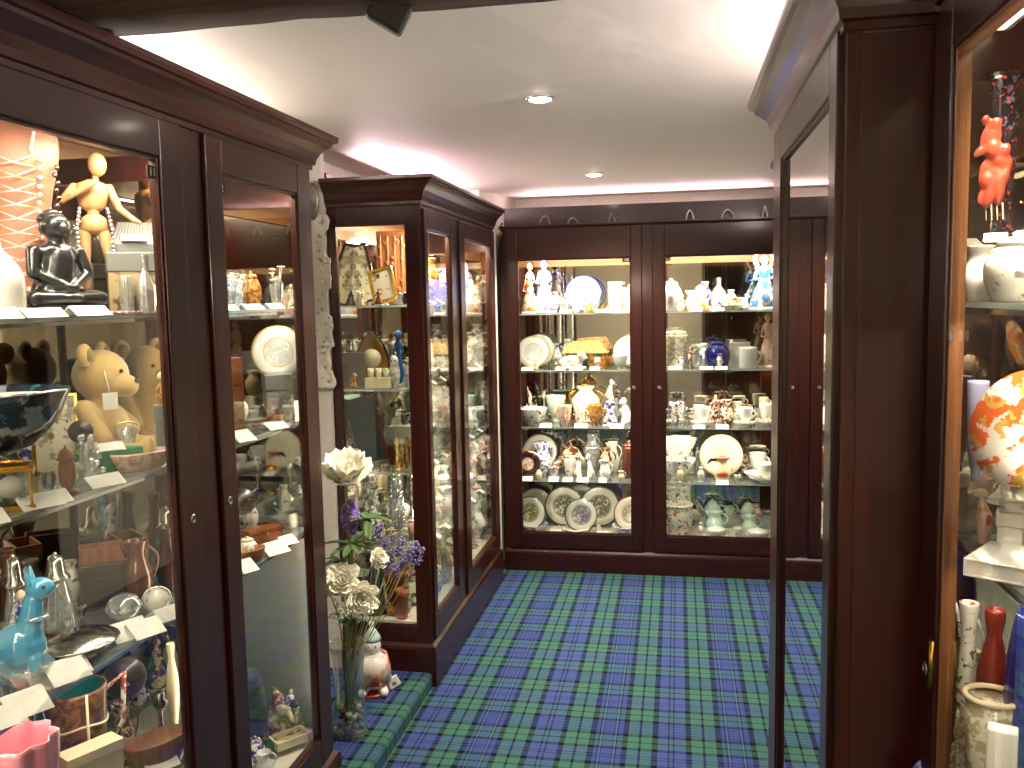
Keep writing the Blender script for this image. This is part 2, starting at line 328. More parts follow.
# ------------------------------------------------------------ cabinets
COR=[(0,-.105),(.010,-.105),(.010,-.093),(.017,-.090),(.020,-.075),(.030,-.055),(.047,-.038),(.058,-.030),(.060,-.022),(.070,-.020),(.074,-.012),(.074,0),(0,0)]
def cabinet(name,label,loc,rot,Wd,D,doors,shelves,zb=0,plinth=.18,zg=(.25,1.92),zr=2.01,zt=2.11,sides='',ends=('wood','wood'),posts=(),cats='cabinet',back='mirror',lamp=8,prot=.02,parts=(),cor=True,bead='mahogany',shx=None,endglass=None,lampc=(1,.86,.66),ret=None,spread=PI,under=(),shx_=None,glassm='pane_glass',vl=.5):
    R=empty(name); R.location=loc; R.rotation_euler=(0,0,rot); tag(R,label,cats)
    z0,z1=zg
    b=MB(); ztb=zr if not cor else zt-.09
    x0=.0; x1=Wd
    b.box(0,Wd,.02,D,zb,z0-.03)                       # base carcass
    b.box(0,Wd,.0,D,ztb-.02,ztb)                      # top board
    b.box(0,Wd,D-.012,D,z0-.03,ztb-.02)               # back board
    # rails on the face between/above the doors
    b.box(0,Wd,0,.022,zr-.025,ztb-.02); b.box(0,Wd,0,.022,zb,plinth+.02)
    for p0,p1 in posts: b.box(p0+.0004,p1-.0004,-.001,.024,zb+.001,zr)
    if 'L' in sides or ends[0]=='wood': pass
    for side,e in ((0,ends[0]),(1,ends[1])):
        xa,xb=(-.002,.018) if side==0 else (Wd-.018,Wd+.002)
        if e in('wood','mirror'): b.box(xa,xb,.02,D-.012,zb,ztb-.02)
        if e=='glass':
            g0,g1,gz0,gz1=endglass
            b.box(xa,xb,0,g0,zb,ztb-.02); b.box(xa,xb,g1,D,zb,ztb-.02); b.box(xa,xb,g0,g1,gz1,ztb-.02); b.box(xa,xb,g0,g1,zb,gz0)
    b.build('carcass','mahogany',R,.002)
    b=MB(); pth=[(0,0),(Wd,0)]
    rL,rR=ret or (D,D)
    if 'L' in sides: pth=[(0,rL)]+pth
    if 'R' in sides: pth=pth+[(Wd,rR)]
    b.sweep(pth,[(0,zb),(prot,zb),(prot,plinth-.02),(prot-.003,plinth-.008),(.004,plinth+.002),(0,plinth+.004)]); b.build('plinth','mahogany_rail',R,.0015)
    if cor:
        b=MB(); b.sweep(pth,[(o-.002,zt+z) for o,z in COR]); b.build('cornice','mahogany_rail',R)
        b=MB(); b.box(.0,Wd,.0,D,zt-.012,zt-.002); b.build('top_board','mahogany_dark',R)
    if back=='mirror':
        b=MB(); b.box(.02,Wd-.02,D-.018,D-.0125,z0-.03,z1-.03); b.build('mirror_back','mirror',R)
        b=MB(); b.box(.02,Wd-.02,D-.03,D-.0125,z1-.03,ztb-.02); b.build('lining','light_wood',R)
    for side,e in ((0,ends[0]),(1,ends[1])):
        if e=='mirror':
            xa,xb=(.0185,.022) if side==0 else (Wd-.022,Wd-.0185)
            b=MB(); b.box(xa,xb,.035,D-.03,z0-.03,z1-.03); b.build('mirror_end','mirror_end',R)
        if e=='glass':
            g0,g1,gz0,gz1=endglass; xa,xb=(.006,.011) if side==0 else (Wd-.011,Wd-.006)
            b=MB(); b.box(xa,xb,g0,g1,gz0,gz1); b.build('end_glass','pane_glass',R)
    for px_ in parts:
        b=MB(); b.box(px_-.01,px_+.01,.03,D-.02,z0-.03,z1+.03); b.build('partition','mahogany',R)
        b=MB(); b.box(px_-.0125,px_-.0102,.035,D-.03,z0-.03,z1-.03); b.build('mirror_end','mirror_end',R)
    spans=[]; cuts=[.024]+[q for q in parts]+[Wd-.024]
    for i in range(len(cuts)-1): spans.append((cuts[i]+(.013 if i else 0),cuts[i+1]-(.014 if i<len(cuts)-2 else 0)))
    for z in shelves:
        for si,(a,c) in enumerate(spans):
            if shx_ and (si,z) in shx_: continue
            b=MB(); b.box(a,c,.03,D-.022,z-.008,z)
            for i in range(6): b.mi[i]= 1 if i>1 else 0
            b.build('glass_shelf',['shelf_glass','shelf_edge'],R)
    b=MB(); b.box(.02,Wd-.02,.024,D-.019,z0-.03,z0-.02); b.build('floor_board','cream' if back=='mirror' else 'mahogany_dark',R)
    for d in doors:
        a,c,ga,gc=d[:4]; kx=d[4]; num=d[5] if len(d)>5 else None; zlo=plinth+.012; zhi=zr-.006
        b=MB(); f0,f1=-.012,.016
        b.box(a,ga,f0,f1,zlo,zhi); b.box(gc,c,f0,f1,zlo,zhi)
        b.X=Matrix.Identity(4); b.box(ga,gc,f0,f1,z1,zhi,1); b.box(ga,gc,f0,f1,zlo,z0,1)
        dr=b.build('door',['mahogany','mahogany_rail'],R,.003)
        b=MB(); w_=.007
        b.box(ga,ga+w_,-.007,.014,z0,z1); b.box(gc-w_,gc,-.007,.014,z0,z1); b.box(ga+w_,gc-w_,-.007,.014,z1-w_,z1); b.box(ga+w_,gc-w_,-.007,.014,z0,z0+w_)
        b.build('glazing_bead',bead,dr,.002)
        b=MB(); b.box(ga+.001,gc-.001,.000,.004,z0+.001,z1-.001); b.build('glass',glassm,dr)
        if kx:
            b=MB(); b.at(kx[0],-.012,kx[1],rx=PI/2); b.lathe([(.0,0),(.011,0),(.011,.002),(.007,.004),(.0065,.002),(.0,.002)],16,0,sz=1); b.at(kx[0],-.0135,kx[1]); b.box(-.0012,.0012,-.001,0,-.005,.004,1); b.build('lock',['chrome','black_matte'],dr)
        if num:
            s_,nx,nz,ww=num
            b=MB(); b.at(nx,0,nz); b.box(-ww/2,ww/2,-.0035,-.0005,-.014,.014); b.build('number_plate','black_matte',dr)
            t=text_mesh(s_,.026,'numerals','card',dr); t.location=(nx,-.0042,nz); t.rotation_euler=(PI/2,0,0)
    if lamp:
        for a,c in spans:
            L=bpy.data.lights.new('cabinet_lamp','AREA'); L.shape='RECTANGLE'; L.size=(c-a)*.9; L.size_y=.04; L.energy=lamp*(c-a); L.color=lampc; L.spread=spread
            o=bpy.data.objects.new('cabinet_lamp',L); COL.objects.link(o); o.parent=R; o.location=((a+c)/2,.06,z1+.028); o.rotation_euler=(-math.radians(-14),0,0)
            for zu,fu in under:  # added fill light and strip under a shelf front, brightens lower shelves
                L=bpy.data.lights.new('shelf_fill_light','AREA'); L.shape='RECTANGLE'; L.size=(c-a)*.9; L.size_y=.02; L.energy=lamp*(c-a)*fu; L.color=lampc
                o=bpy.data.objects.new('shelf_fill_light',L); COL.objects.link(o); o.parent=R; o.location=((a+c)/2,.045,zu-.02); o.rotation_euler=(math.radians(10),0,0)
                b=MB(); b.box(a+.01,c-.01,.032,.058,zu-.0165,zu-.0095); b.build('shelf_fill_strip','chrome',R)
            for sx in ((0,1) if vl>0 else ()):  # added vertical fill lights behind the stiles, to even the shelf brightness
                L=bpy.data.lights.new('cabinet_side_fill','AREA'); L.shape='RECTANGLE'; L.size=.02; L.size_y=(z1-z0)*.9; L.energy=lamp*(c-a)*vl; L.color=lampc
                o=bpy.data.objects.new('cabinet_side_fill',L); COL.objects.link(o); o.parent=R; o.location=(a+.012 if sx==0 else c-.012,.034,(z0+z1)/2)
                dv=Vector((.55 if sx==0 else -.55,.83,0)); o.rotation_euler=dv.to_track_quat('-Z','Y').to_euler()
            b=MB(); b.box(a+.02,c-.02,.045,.075,z1+.036,z1+.046); b.build('light_strip','strip_glow',R)
    return R
DISP=[]
LX=-1.12
left=cabinet('display_cabinet','tall dark mahogany display cabinet filling the left foreground, doors numbered 11 and 2',(LX,.86,0),PI/2,1.74,.38,
  [(.045,1.0,.13,.915,(.962,1.102),('11',.895,1.885,.036)),(1.105,1.70,1.18,1.622,(1.135,1.105),('2',1.190,1.885,.03))],[1.58,1.232,.88,.53],zb=.06,plinth=.12,zg=(.22,1.92),sides='R',ends=('mirror','mirror'),posts=((1.002,1.103),(0,.043),(1.702,1.74)),parts=(1.055,),lamp=9.5,vl=.14,under=((1.58,.12),(1.232,.16),(.88,.12)),shx_={(1,.53)})
island=cabinet('display_cabinet','tall mahogany cabinet with glazed end standing behind the flower vase',(-1.0,3.38,0),PI/2,1.40,.39,
  [(.02,.49,.065,.43,None),(.60,1.38,.69,1.27,(.63,1.1))],[1.578,1.235,.89,.56],zb=.0,plinth=.175,zg=(.28,1.88),zr=1.965,zt=2.08,sides='L',ends=('glass','mirror'),posts=((.49,.60),(0,.02),(1.38,1.40)),lamp=22,vl=0,under=((.89,.14),),endglass=(.065,.352,.25,1.895))
backc=cabinet('display_cabinet','wide mahogany cabinet across the back of the aisle with two lit china doors',(-1.0,4.96,0),0,1.86,.40,
  [(.03,.805,.10,.744,(.76,1.08),('18',.72,1.797,.045)),(.865,1.60,.93,1.524,(.90,1.08),('13',.945,1.797,.036))],[1.503,1.177,.845,.529],zb=.0,plinth=.125,zg=(.226,1.81),zr=1.99,zt=2.0,ends=('wood','wood'),posts=((0,.03),(.805,.865),(1.60,1.86)),lamp=20,vl=0,under=((1.177,.2),(.845,.17)),cor=False)
b=MB(); b.sweep([(0,0),(1.86,0)],[(0,1.985),(.012,1.985),(.016,1.995),(.016,2.003),(0,2.005)]); b.build('cornice','mahogany_rail',backc)
b=MB(); b.box(.0,1.86,.15,.17,2.0,2.118); b.build('header_board','mahogany_dark',backc,.002)
mid=cabinet('display_cabinet','protruding mahogany cabinet on the right, its glass door mirroring the aisle',(.257,2.41,0),-PI/2,.95,.55,
  [(.012,.928,.165,.862,None)],[1.58,1.22,.87,.52],zb=0,plinth=.16,zg=(.23,1.92),sides='LR',posts=((0,.012),(.928,.95)),lamp=0,back='wood',zt=2.10,ret=(.148,.133),glassm='dark_pane')
farw=cabinet('display_cabinet','recessed mahogany cabinet beyond the protruding right one, only its cornice showing',(.405,3.30,0),-PI/2,.87,.40,
  [(.03,.83,.11,.74,None)],[1.58,1.22,.87,.52],zb=0,plinth=.16,zg=(.23,1.92),sides='L',posts=((0,.03),(.83,.87)),lamp=6,zt=2.065,zr=1.97)
near=cabinet('display_cabinet','mahogany cabinet at the right edge of the picture with a pale glazing bead',(.39,1.466,0),-PI/2,1.0,.42,
  [(.022,.95,.106,.85,(.064,1.015))],[1.58,1.22,.87,.52],zb=0,plinth=.16,zg=(.23,1.935),zt=2.11,ends=('mirror','mirror'),posts=((0,.022),(.95,1.0)),lamp=22,vl=0,spread=1.6,under=((1.58,.12),(1.22,.06)),bead='bead_wood')
b=MB(); b.box(1.7160,1.7175,.035,.345,.21,.872); b.build('end_lining','lining_grey',left)
# brass hinge and catch on the near right door
b=MB(); b.box(.089,.105,-.016,-.0125,1.0,1.075); b.at(.106,-.016,1.0).lathe([(.004,0),(.004,.075)],10); b.build('hinge','brass',near)
b=MB(); b.box(.108,.122,-.009,-.004,1.525,1.54); b.build('shelf_clip','chrome',near)
for q,zz in ((island,1.54),):
    pass
# ------------------------------------------------------------ generators: each returns a root standing on z=0
def P(name): return empty(name)
def vase_prof(k):
    return {'urn':[(.3,0),(.34,.03),(.2,.08),(.3,.2),(.5,.45),(.48,.65),(.3,.8),(.24,.86),(.32,.95),(.3,1),(.24,.98)],
     'jar':[(.32,0),(.38,.04),(.5,.35),(.5,.6),(.36,.82),(.3,.84),(.3,.88)],
     'pot':[(.34,0),(.36,.03),(.5,.5),(.48,.86),(.5,.92),(.5,1),(.45,1),(.44,.9)],
     'cup':[(.2,0),(.22,.04),(.2,.08),(.38,.3),(.46,.65),(.5,1),(.47,1),(.42,.6),(.2,.2),(.02,.15)],
     'bowl':[(.18,0),(.2,.1),(.19,.16),(.34,.35),(.46,.75),(.5,1),(.48,1),(.42,.75),(.2,.3),(.02,.25)],
     'bottle':[(.4,0),(.5,.05),(.5,.45),(.3,.65),(.14,.75),(.13,.95),(.18,1)],
     'cyl':[(.46,0),(.5,.03),(.5,.92),(.5,1),(.46,1),(.45,.9)],
     'jug':[(.3,0),(.34,.04),(.47,.3),(.46,.5),(.3,.75),(.3,.85),(.38,1),(.35,1),(.27,.84)],
     'pyr':[(.5,0),(.48,.05),(.12,.95),(.02,1)],
     'bell':[(.5,0),(.48,.05),(.4,.2),(.33,.5),(.28,.75),(.16,.88),(.08,.92),(.06,1)],
     'cache':[(.3,0),(.32,.04),(.46,.35),(.5,.65),(.46,.9),(.5,.96),(.5,1),(.45,1),(.42,.9)]}[k]
def prof(k,w,h):
    p=[(r*w,z*h) for r,z in vase_prof(k)]
    if k in('cyl','pyr'): return p
    o=[]; n=len(p)
    for i in range(n-1):
        a=p[max(i-1,0)];b_=p[i];c=p[i+1];d=p[min(i+2,n-1)]
        for t in (0,.34,.67):
            h1=2*t**3-3*t*t+1; h2=t**3-2*t*t+t; h3=-2*t**3+3*t*t; h4=t**3-t*t
            q=[h1*b_[j]+h2*(c[j]-a[j])*.4+h3*c[j]+h4*(d[j]-b_[j])*.4 for j in (0,1)]
            o.append((max(q[0],.0004),max(q[1],0)))
    o.append(p[-1]); return o
def lathe_obj(name,k,w,h,mat,parent=None,n=24,**kw):
    b=MB(); b.lathe(prof(k,w,h),n,**kw); return b.build(name,mat,parent)
def handle(b,x,z0,z1,out,r,side=1,m=0,n=7):
    pts=[]
    for i in range(9):
        t=i/8; a=PI*t; pts.append((side*(x+out*sin(a)),0,z0+(z1-z0)*t+ (z1-z0)*.12*sin(a)))
    b.tube(pts,r,n,m)
def plate(w,h,mat='pl_sepia',lean=.22,**k):
    R=P('plate'); r=h/2; b=MB()
    b.lathe([(0,0),(.55,0),(.6,.02),(1,.13),(1,.16),(.6,.055),(.5,.04),(0,.04)],40,caps=False); o=b.build('plate_body',mat,R)
    o.scale=(r,r,r); o.rotation_euler=(PI/2-lean,0,0); o.location=(0,0,r*cos(lean)+.002)
    b=MB(); rr=.0018; q=r*.5
    for s in (-1,1): b.tube([(s*q,-.022,.012),(s*q,-.018,.002),(s*q,.045+r*.25,.002),(s*q*.6,.03+r*.25,r*.9)],rr,5)
    b.tube([(-q,.03,.002),(q,.03,.002)],rr,5); b.build('easel','brass',R); return R
def flat_dish(w,h,mat='blue_white',**k):
    b=MB(); r=w/2; b.lathe([(.0,0),(r*.55,0),(r*.6,h*.3),(r,h*.9),(r,h),(r*.6,h*.45),(0,h*.3)],28,caps=False); return b.build('dish',mat)
def bowl(w,h,mat='white_china',lob=0,la=0,name='bowl',**k):
    b=MB(); b.lathe(prof('bowl',w,h),36 if lob else 26,lob=lob,la=la,lz=.4,caps=False); return b.build(name,mat)
def cup(w,h,mat='white_china',side=1,**k):
    R=P('teacup'); bw=w*.78; b=MB(); b.lathe(prof('cup',bw,h),24,caps=False); o=b.build('cup_body',mat,R)
    b=MB(); handle(b,bw*.42,h*.3,h*.85,w*.2,h*.055,side); b.build('handle',mat,R); return R
def saucer(w,h,mat='white_china',**k):
    b=MB(); r=w/2; b.lathe([(0,0),(r*.5,0),(r*.55,h*.3),(r,h),(r*.97,h),(r*.5,h*.4),(0,h*.35)],28,caps=False); return b.build('saucer',mat)
def jug(w,h,mat='white_china',side=1,trim=None,k='jug',name='jug',lid=False,**kk):
    R=P(name); bw=w*.74; b=MB(); b.lathe(prof(k,bw,h*(.86 if lid else 1)),26)
    # spout: a pulled lip opposite the handle
    zt=h*(.86 if lid else 1); b.tube([(-side*bw*.26,0,zt*.8),(-side*bw*.38,0,zt*.93),(-side*bw*.5,0,zt*1.0)],[bw*.13,bw*.1,bw*.03],8)
    b.build('jug_body',mat,R); b=MB(); handle(b,bw*.33,zt*.3,zt*.92,w*.24,w*.035,side); b.build('handle',trim or mat,R)
    if lid: b=MB(); b.at(0,0,zt-.002); b.lathe([(bw*.34,0),(bw*.36,h*.02),(bw*.25,h*.06),(bw*.06,h*.09),(bw*.09,h*.12),(bw*.03,h*.15)],20); b.build('lid',trim or mat,R)
    return R
def teapot(w,h,mat='mint_china',side=1,trim=None,**k):
    R=P('teapot'); bw=w*.62; z=h*.8; b=MB(); b.lathe([(.26*bw,0),(.3*bw,.04*z),(.5*bw,.4*z),(.48*bw,.65*z),(.3*bw,.95*z),(.28*bw,z)],26); b.build('pot_body',mat,R)
    b=MB(); b.tube([(-side*bw*.4,0,z*.35),(-side*bw*.62,0,z*.5),(-side*bw*.72,0,z*.8),(-side*bw*.85,0,z*.95)],[bw*.11,bw*.08,bw*.055,bw*.04],9); b.build('spout',mat,R)
    b=MB(); handle(b,bw*.42,z*.25,z*.85,w*.2,w*.028,side); b.build('handle',mat,R)
    b=MB(); b.at(0,0,z); b.lathe([(bw*.29,0),(bw*.27,h*.05),(bw*.12,h*.1),(bw*.04,h*.12),(bw*.07,h*.16),(bw*.03,h*.2)],18); b.build('lid',trim or mat,R); return R
def tureen(w,h,mat='gold_white',trim=None,ratio=.66,**k):
    R=P('tureen'); z=h*ratio; bw=w*.8; b=MB(); b.lathe([(.28*bw,0),(.3*bw,.06*z),(.2*bw,.12*z),(.45*bw,.5*z),(.5*bw,.85*z),(.5*bw,z)],28); b.build('tureen_body',mat,R)
    b=MB(); b.at(0,0,z); b.lathe([(bw*.52,0),(bw*.5,h*.04),(bw*.35,h*.14),(bw*.15,h*.22),(bw*.05,h*.25),(bw*.08,h*.3),(bw*.03,h*.34)],24); b.build('lid',mat,R)
    for s in (-1,1): b=MB(); handle(b,bw*.44,z*.4,z*.85,w*.1,w*.03,s); b.build('handle',trim or mat,R)
    return R
def urn(w,h,mat='gold_white',trim='gold',lid=True,k='urn',name='urn',**kk):
    R=P(name); bw=w*.7; z=h*(.8 if lid else 1); lathe_obj('urn_body',k,bw,z,mat,R)
    for s in (-1,1): b=MB(); handle(b,bw*.36,z*.45,z*.86,w*.17,w*.03,s); b.build('handle',trim,R)
    if lid: b=MB(); b.at(0,0,z*.995); b.lathe([(bw*.3,0),(bw*.28,h*.04),(bw*.1,h*.11),(bw*.04,h*.13),(bw*.07,h*.17),(bw*.02,h*.2)],18); b.build('lid',trim,R)
    return R
def jar(w,h,mat='cobalt',trim=None,k='jar',name='lidded_jar',lidh=.16,**kk):
    R=P(name); z=h*(1-lidh); b=MB(); b.lathe(prof(k,w,z),28); b.build('jar_body',mat,R)
    b=MB(); b.at(0,0,z*(.88 if k=='jar' else 1)); r=w*(.31 if k=='jar' else .47); b.lathe([(r,0),(r*1.04,h*.03),(r*.8,h*.09),(r*.2,h*.11),(r*.3,h*.15),(r*.1,h*.18)],22); b.build('lid',trim or mat,R); return R
def vase(w,h,mat='white_china',k='urn',name='vase',lob=0,la=0,**kk):
    b=MB(); b.lathe(prof(k,w,h),26 if not lob else 40,lob=lob,la=la,lz=.0 if lob else 1); return b.build(name,mat)
def flower_pot(w,h,mat='terracotta',**k):
    b=MB(); b.lathe([(.33*w,0),(.43*w,.75*h),(.5*w,.76*h),(.5*w,h),(.44*w,h),(.4*w,.8*h)],22); return b.build('flower_pot',mat)
def figurine(w,h,mat='blue_white',skin='ivory',hair='brown_china',arms=True,seed=0,base='white_china',name='figurine',**k):
    R=P(name); g=w/2; b=MB()
    b.lathe([(g*.85,h*.04),(g*.9,h*.08),(g*.7,h*.3),(g*.36,h*.52),(g*.3,h*.58),(g*.42,h*.7),(g*.4,h*.78),(g*.12,h*.82)],20,lob=7,la=.08,lz=-1,sc=1); b.build('gown',mat,R)
    b=MB(); b.limb((0,0,h*.78),g*.14,(0,0,h*.86),g*.13); b.ell((0,-g*.03,h*.9),(h*.065,h*.07,h*.085)); b.ell((0,-g*.03-h*.07,h*.89),(h*.012,h*.015,h*.014)); b.build('head',skin,R)
    b=MB(); b.ell((0,h*.018,h*.92),(h*.075,h*.075,h*.08)); b.ell((0,h*.08,h*.9),(h*.04,h*.04,h*.05)); b.build('hair',hair,R)
    if arms:
        for s in (-1,1): b=MB(); e=(s*g*.62,-g*.2,h*.56+ (h*.06 if s>0 else 0)); b.limb((s*g*.4,0,h*.74),g*.13,e,g*.1,8); b.limb(e,g*.1,(s*g*.3,-g*.55,h*.56),g*.08,8); b.build('arm',mat,R)
    b=MB(); b.lathe([(g*.95,0),(g,h*.015),(g*.92,h*.045),(g*.3,h*.05)],20,lob=5,la=.06,lz=-1); b.build('base',base,R); return R
def dog(w,h,mat='white_china',face=1,spots=None,name='dog_figurine',lying=False,**k):
    R=P(name); b=MB(); f=face
    if lying:
        b.ell((0,0,h*.4),(w*.42,w*.2,h*.38),14); b.ell((f*w*.36,-w*.06,h*.72),(w*.16,w*.14,h*.28),12); b.limb((f*w*.2,-w*.12,h*.15),h*.12,(f*w*.48,-w*.14,h*.1),h*.09); b.limb((-f*w*.2,-w*.16,h*.15),h*.14,(f*w*.02,-w*.2,h*.1),h*.09); b.ell((f*w*.5,-w*.08,h*.66),(w*.07,w*.06,h*.1))
    else:
        b.limb((-f*w*.12,0,h*.25),w*.3,(f*w*.05,0,h*.6),w*.2,12); b.ell((f*w*.14,-w*.03,h*.82),(w*.2,w*.18,h*.15),12); b.ell((f*w*.34,-w*.04,h*.78),(w*.12,w*.1,h*.07))
        for s in (-1,1): b.limb((f*w*.12,s*w*.14,h*.5),w*.09,(f*w*.26,s*w*.13,h*.06),w*.07,8); b.limb((-f*w*.1,s*w*.24,h*.14),w*.13,(f*w*.18,s*w*.24,h*.05),w*.07,8)
        b.tube([(-f*w*.35,0,h*.08),(-f*w*.48,0,h*.14),(-f*w*.5,0,h*.3)],w*.05,7)
    o=b.build('body',mat,R); remesh(o,max(h/34,.0016),3)
    for s in (-1,1):
        b=MB(); x=f*w*(.34 if lying else .08); z=h*(.85 if lying else .84); b.ell((x,s*w*.17-(.06*w if lying else 0),z-h*.05),(w*.06,w*.04,h*.09)); b.build('ear',spots or mat,R)
    return R
def candlestick(w,h,mat='gold',candle=None,**k):
    R=P('candlestick'); b=MB(); z=h*(.7 if candle else 1); b.lathe([(w*.5,0),(w*.48,z*.05),(w*.12,z*.14),(w*.08,z*.3),(w*.18,z*.4),(w*.08,z*.5),(w*.09,z*.7),(w*.3,z*.84),(w*.16,z*.9),(w*.2,z),(w*.12,z)],20); b.build('stick',mat,R)
    if candle: b=MB(); b.at(0,0,z*.95).lathe([(w*.12,0),(w*.12,h*.32),(w*.04,h*.34)],12); b.build('candle',candle,R)
    return R
def crystal(w,h,mat='crystal',k='urn',name='glass_ornament',lob=8,**kk):
    b=MB(); b.lathe(prof(k,w,h),32,lob=lob,la=.09,lz=-1); return b.build(name,mat)
def card(w,h,**k):
    b=MB(); w=max(w,.012); h=max(h,.008); t=.0007; d=h*.95; h=h*.62
    b.add([(-w/2,-d,0),(w/2,-d,0),(w/2,0,h),(-w/2,0,h),(-w/2,d,0),(w/2,d,0),(-w/2,-d+t*2,0),(w/2,-d+t*2,0),(w/2,0,h-t*3),(-w/2,0,h-t*3),(-w/2,d-t*2,0),(w/2,d-t*2,0)],[(0,1,2,3),(3,2,5,4),(6,9,8,7),(9,10,11,8),(0,6,7,1),(4,5,11,10),(0,3,9,6),(3,4,10,9),(1,7,8,2),(2,8,11,5)],0,False); return b.build('price_card','card')
def frame(w,h,fm='gold',pic='print_sepia',lean=.3,t=.012,bw=.12,**k):
    R=P('framed_picture'); q=w*bw; o=MB(); T=Matrix.Translation((0,0,0))@Matrix.Rotation(-lean,4,'X'); o.X=T
    o.box(-w/2,w/2,0,t,0,q); o.box(-w/2,w/2,0,t,h-q,h); o.box(-w/2,-w/2+q,0,t,q,h-q); o.box(w/2-q,w/2,0,t,q,h-q); o.build('frame',fm,R,.0015)
    o=MB(); o.X=T; o.box(-w/2+q,w/2-q,t*.3,t*.8,q,h-q); o.build('picture',pic,R)
    o=MB(); o.X=T; o.box(-.01,.01,t,t+.002,h*.3,h*.8); o.build('strut',fm,R); return R
def cbox(w,h,mat='box_wood',lid=None,d=None,name='box',split=.68,knob=None,**k):
    R=P(name); d=d or w*.7; z=h*split; b=MB(); b.box(-w/2,w/2,-d/2,d/2,0,z); b.build('box_body',mat,R,.0015); b=MB(); g=.002
    b.box(-w/2-g,w/2+g,-d/2-g,d/2+g,z+.0005,h); b.build('lid',lid or mat,R,.0025)
    if knob: b=MB(); b.at(0,-d/2-g,z,rx=PI/2).lathe([(.004,0),(.004,.003)],10); b.build('clasp',knob,R)
    return R
def book(w,h,mat='green_dark',pages='paper_aged',d=.15,**k):
    R=P('book'); b=MB(); b.box(-w/2,w/2,-d/2,d/2,0,h*.12); b.box(-w/2,w/2,-d/2,d/2,h*.88,h); b.box(-w/2,-w/2+.003,-d/2,d/2,h*.12,h*.88); b.build('cover',mat,R,.001); b=MB(); b.box(-w/2+.003,w/2-.003,-d/2+.003,d/2-.003,h*.12,h*.88); b.build('pages',pages,R); return R
def mug(w,h,mat='white_china',side=1,**k):
    R=P('mug'); bw=w*.74; lathe_obj('mug_body','cyl',bw,h,mat,R); b=MB(); handle(b,bw*.46,h*.22,h*.8,w*.2,w*.05,side); b.build('handle',mat,R); return R
# ---- placement: a pixel box of the photo names where a thing stands on its shelf
HALF={}
def put(gen,box,z,lab,cat,Y=None,X=None,rz=0,grp=None,lim=None,**kw):
    x0,y0,x1,y1=box; cx=(x0+x1)/2
    if Y is not None: p=on(cx,y1,1,Y)
    elif X is not None: p=on(cx,y1,0,X)
    else: p=on(cx,y1,2,z)
    p.z=z; yb=y1
    for _ in range(3):
        q_=p-EYE; dz=q_.dot(CF); yb=384-F*q_.dot(CU)/dz
        if Y is not None: p=on(cx,yb,1,Y)
        elif X is not None: p=on(cx,yb,0,X)
        p.z=z
    s=dist(p)/F; w=(x1-x0)*s; h=(y1-y0)*s
    if y1-y0>20 and gen is not card: h=min(max((yb-y0)*s,h*.6),h*2.6)
    o=gen(w,h,**kw); o.location=(p.x,p.y,z+.0006); o.rotation_euler=(0,0,rz) if o.rotation_euler.z==0 else o.rotation_euler
    tag(o,lab,cat,grp); return o
# ------------------------------------------------------------ special things
def teddy(w,h,**k):
    R=P('teddy_bear'); b=MB(); H=h
    b.ell((0,0,.27*H),(.24*H,.21*H,.28*H),18); b.limb((0,0,.45*H),.13*H,(.01*H,0,.6*H),.12*H,14)
    b.ell((.02*H,0,.75*H),(.23*H,.21*H,.22*H),18); b.limb((.12*H,-.03*H,.69*H),.13*H,(.25*H,-.06*H,.66*H),.095*H,12)
    b.limb((-.06*H,-.2*H,.48*H),.09*H,(.10*H,-.3*H,.25*H),.085*H,12); b.limb((-.06*H,.2*H,.48*H),.09*H,(.16*H,.26*H,.27*H),.085*H,12)
    b.limb((.05*H,-.16*H,.1*H),.12*H,(.42*H,-.22*H,.09*H),.095*H,12); b.limb((.05*H,.16*H,.1*H),.12*H,(.42*H,.22*H,.09*H),.095*H,12)
    for s in (-1,1): b.ell((.43*H,s*.22*H,.13*H),(.07*H,.09*H,.12*H),12)
    o=b.build('body','plush',R); remesh(o,.0045,4)
    for s in (-1,1): b=MB(); b.ell((-.03*H,s*.2*H,.93*H),(.055*H,.1*H,.1*H),14); o=b.build('ear','plush',R); b=MB(); b.ell((.0*H,s*.2*H,.93*H),(.045*H,.065*H,.065*H),12); b.build('inner_ear','plush_dark',o)
    b=MB(); b.ell((.335*H,-.07*H,.70*H),(.025*H,.035*H,.025*H),10); b.build('nose','black_gloss',R)
    for s in (-1,1): b=MB(); b.ell((.225*H,s*.09*H-.02*H,.79*H),.018*H,8); b.build('eye','black_gloss',R)
    b=MB(); b.at(.16*H,-.23*H,.55*H,rz=.7); b.box(-.06*H,.06*H,-.002,.002,-.07*H,.07*H); b.at(); b.tube([(.16*H,-.23*H,.62*H),(.12*H,-.2*H,.8*H)],.0012,5); b.build('price_tag','card',R)
    return R
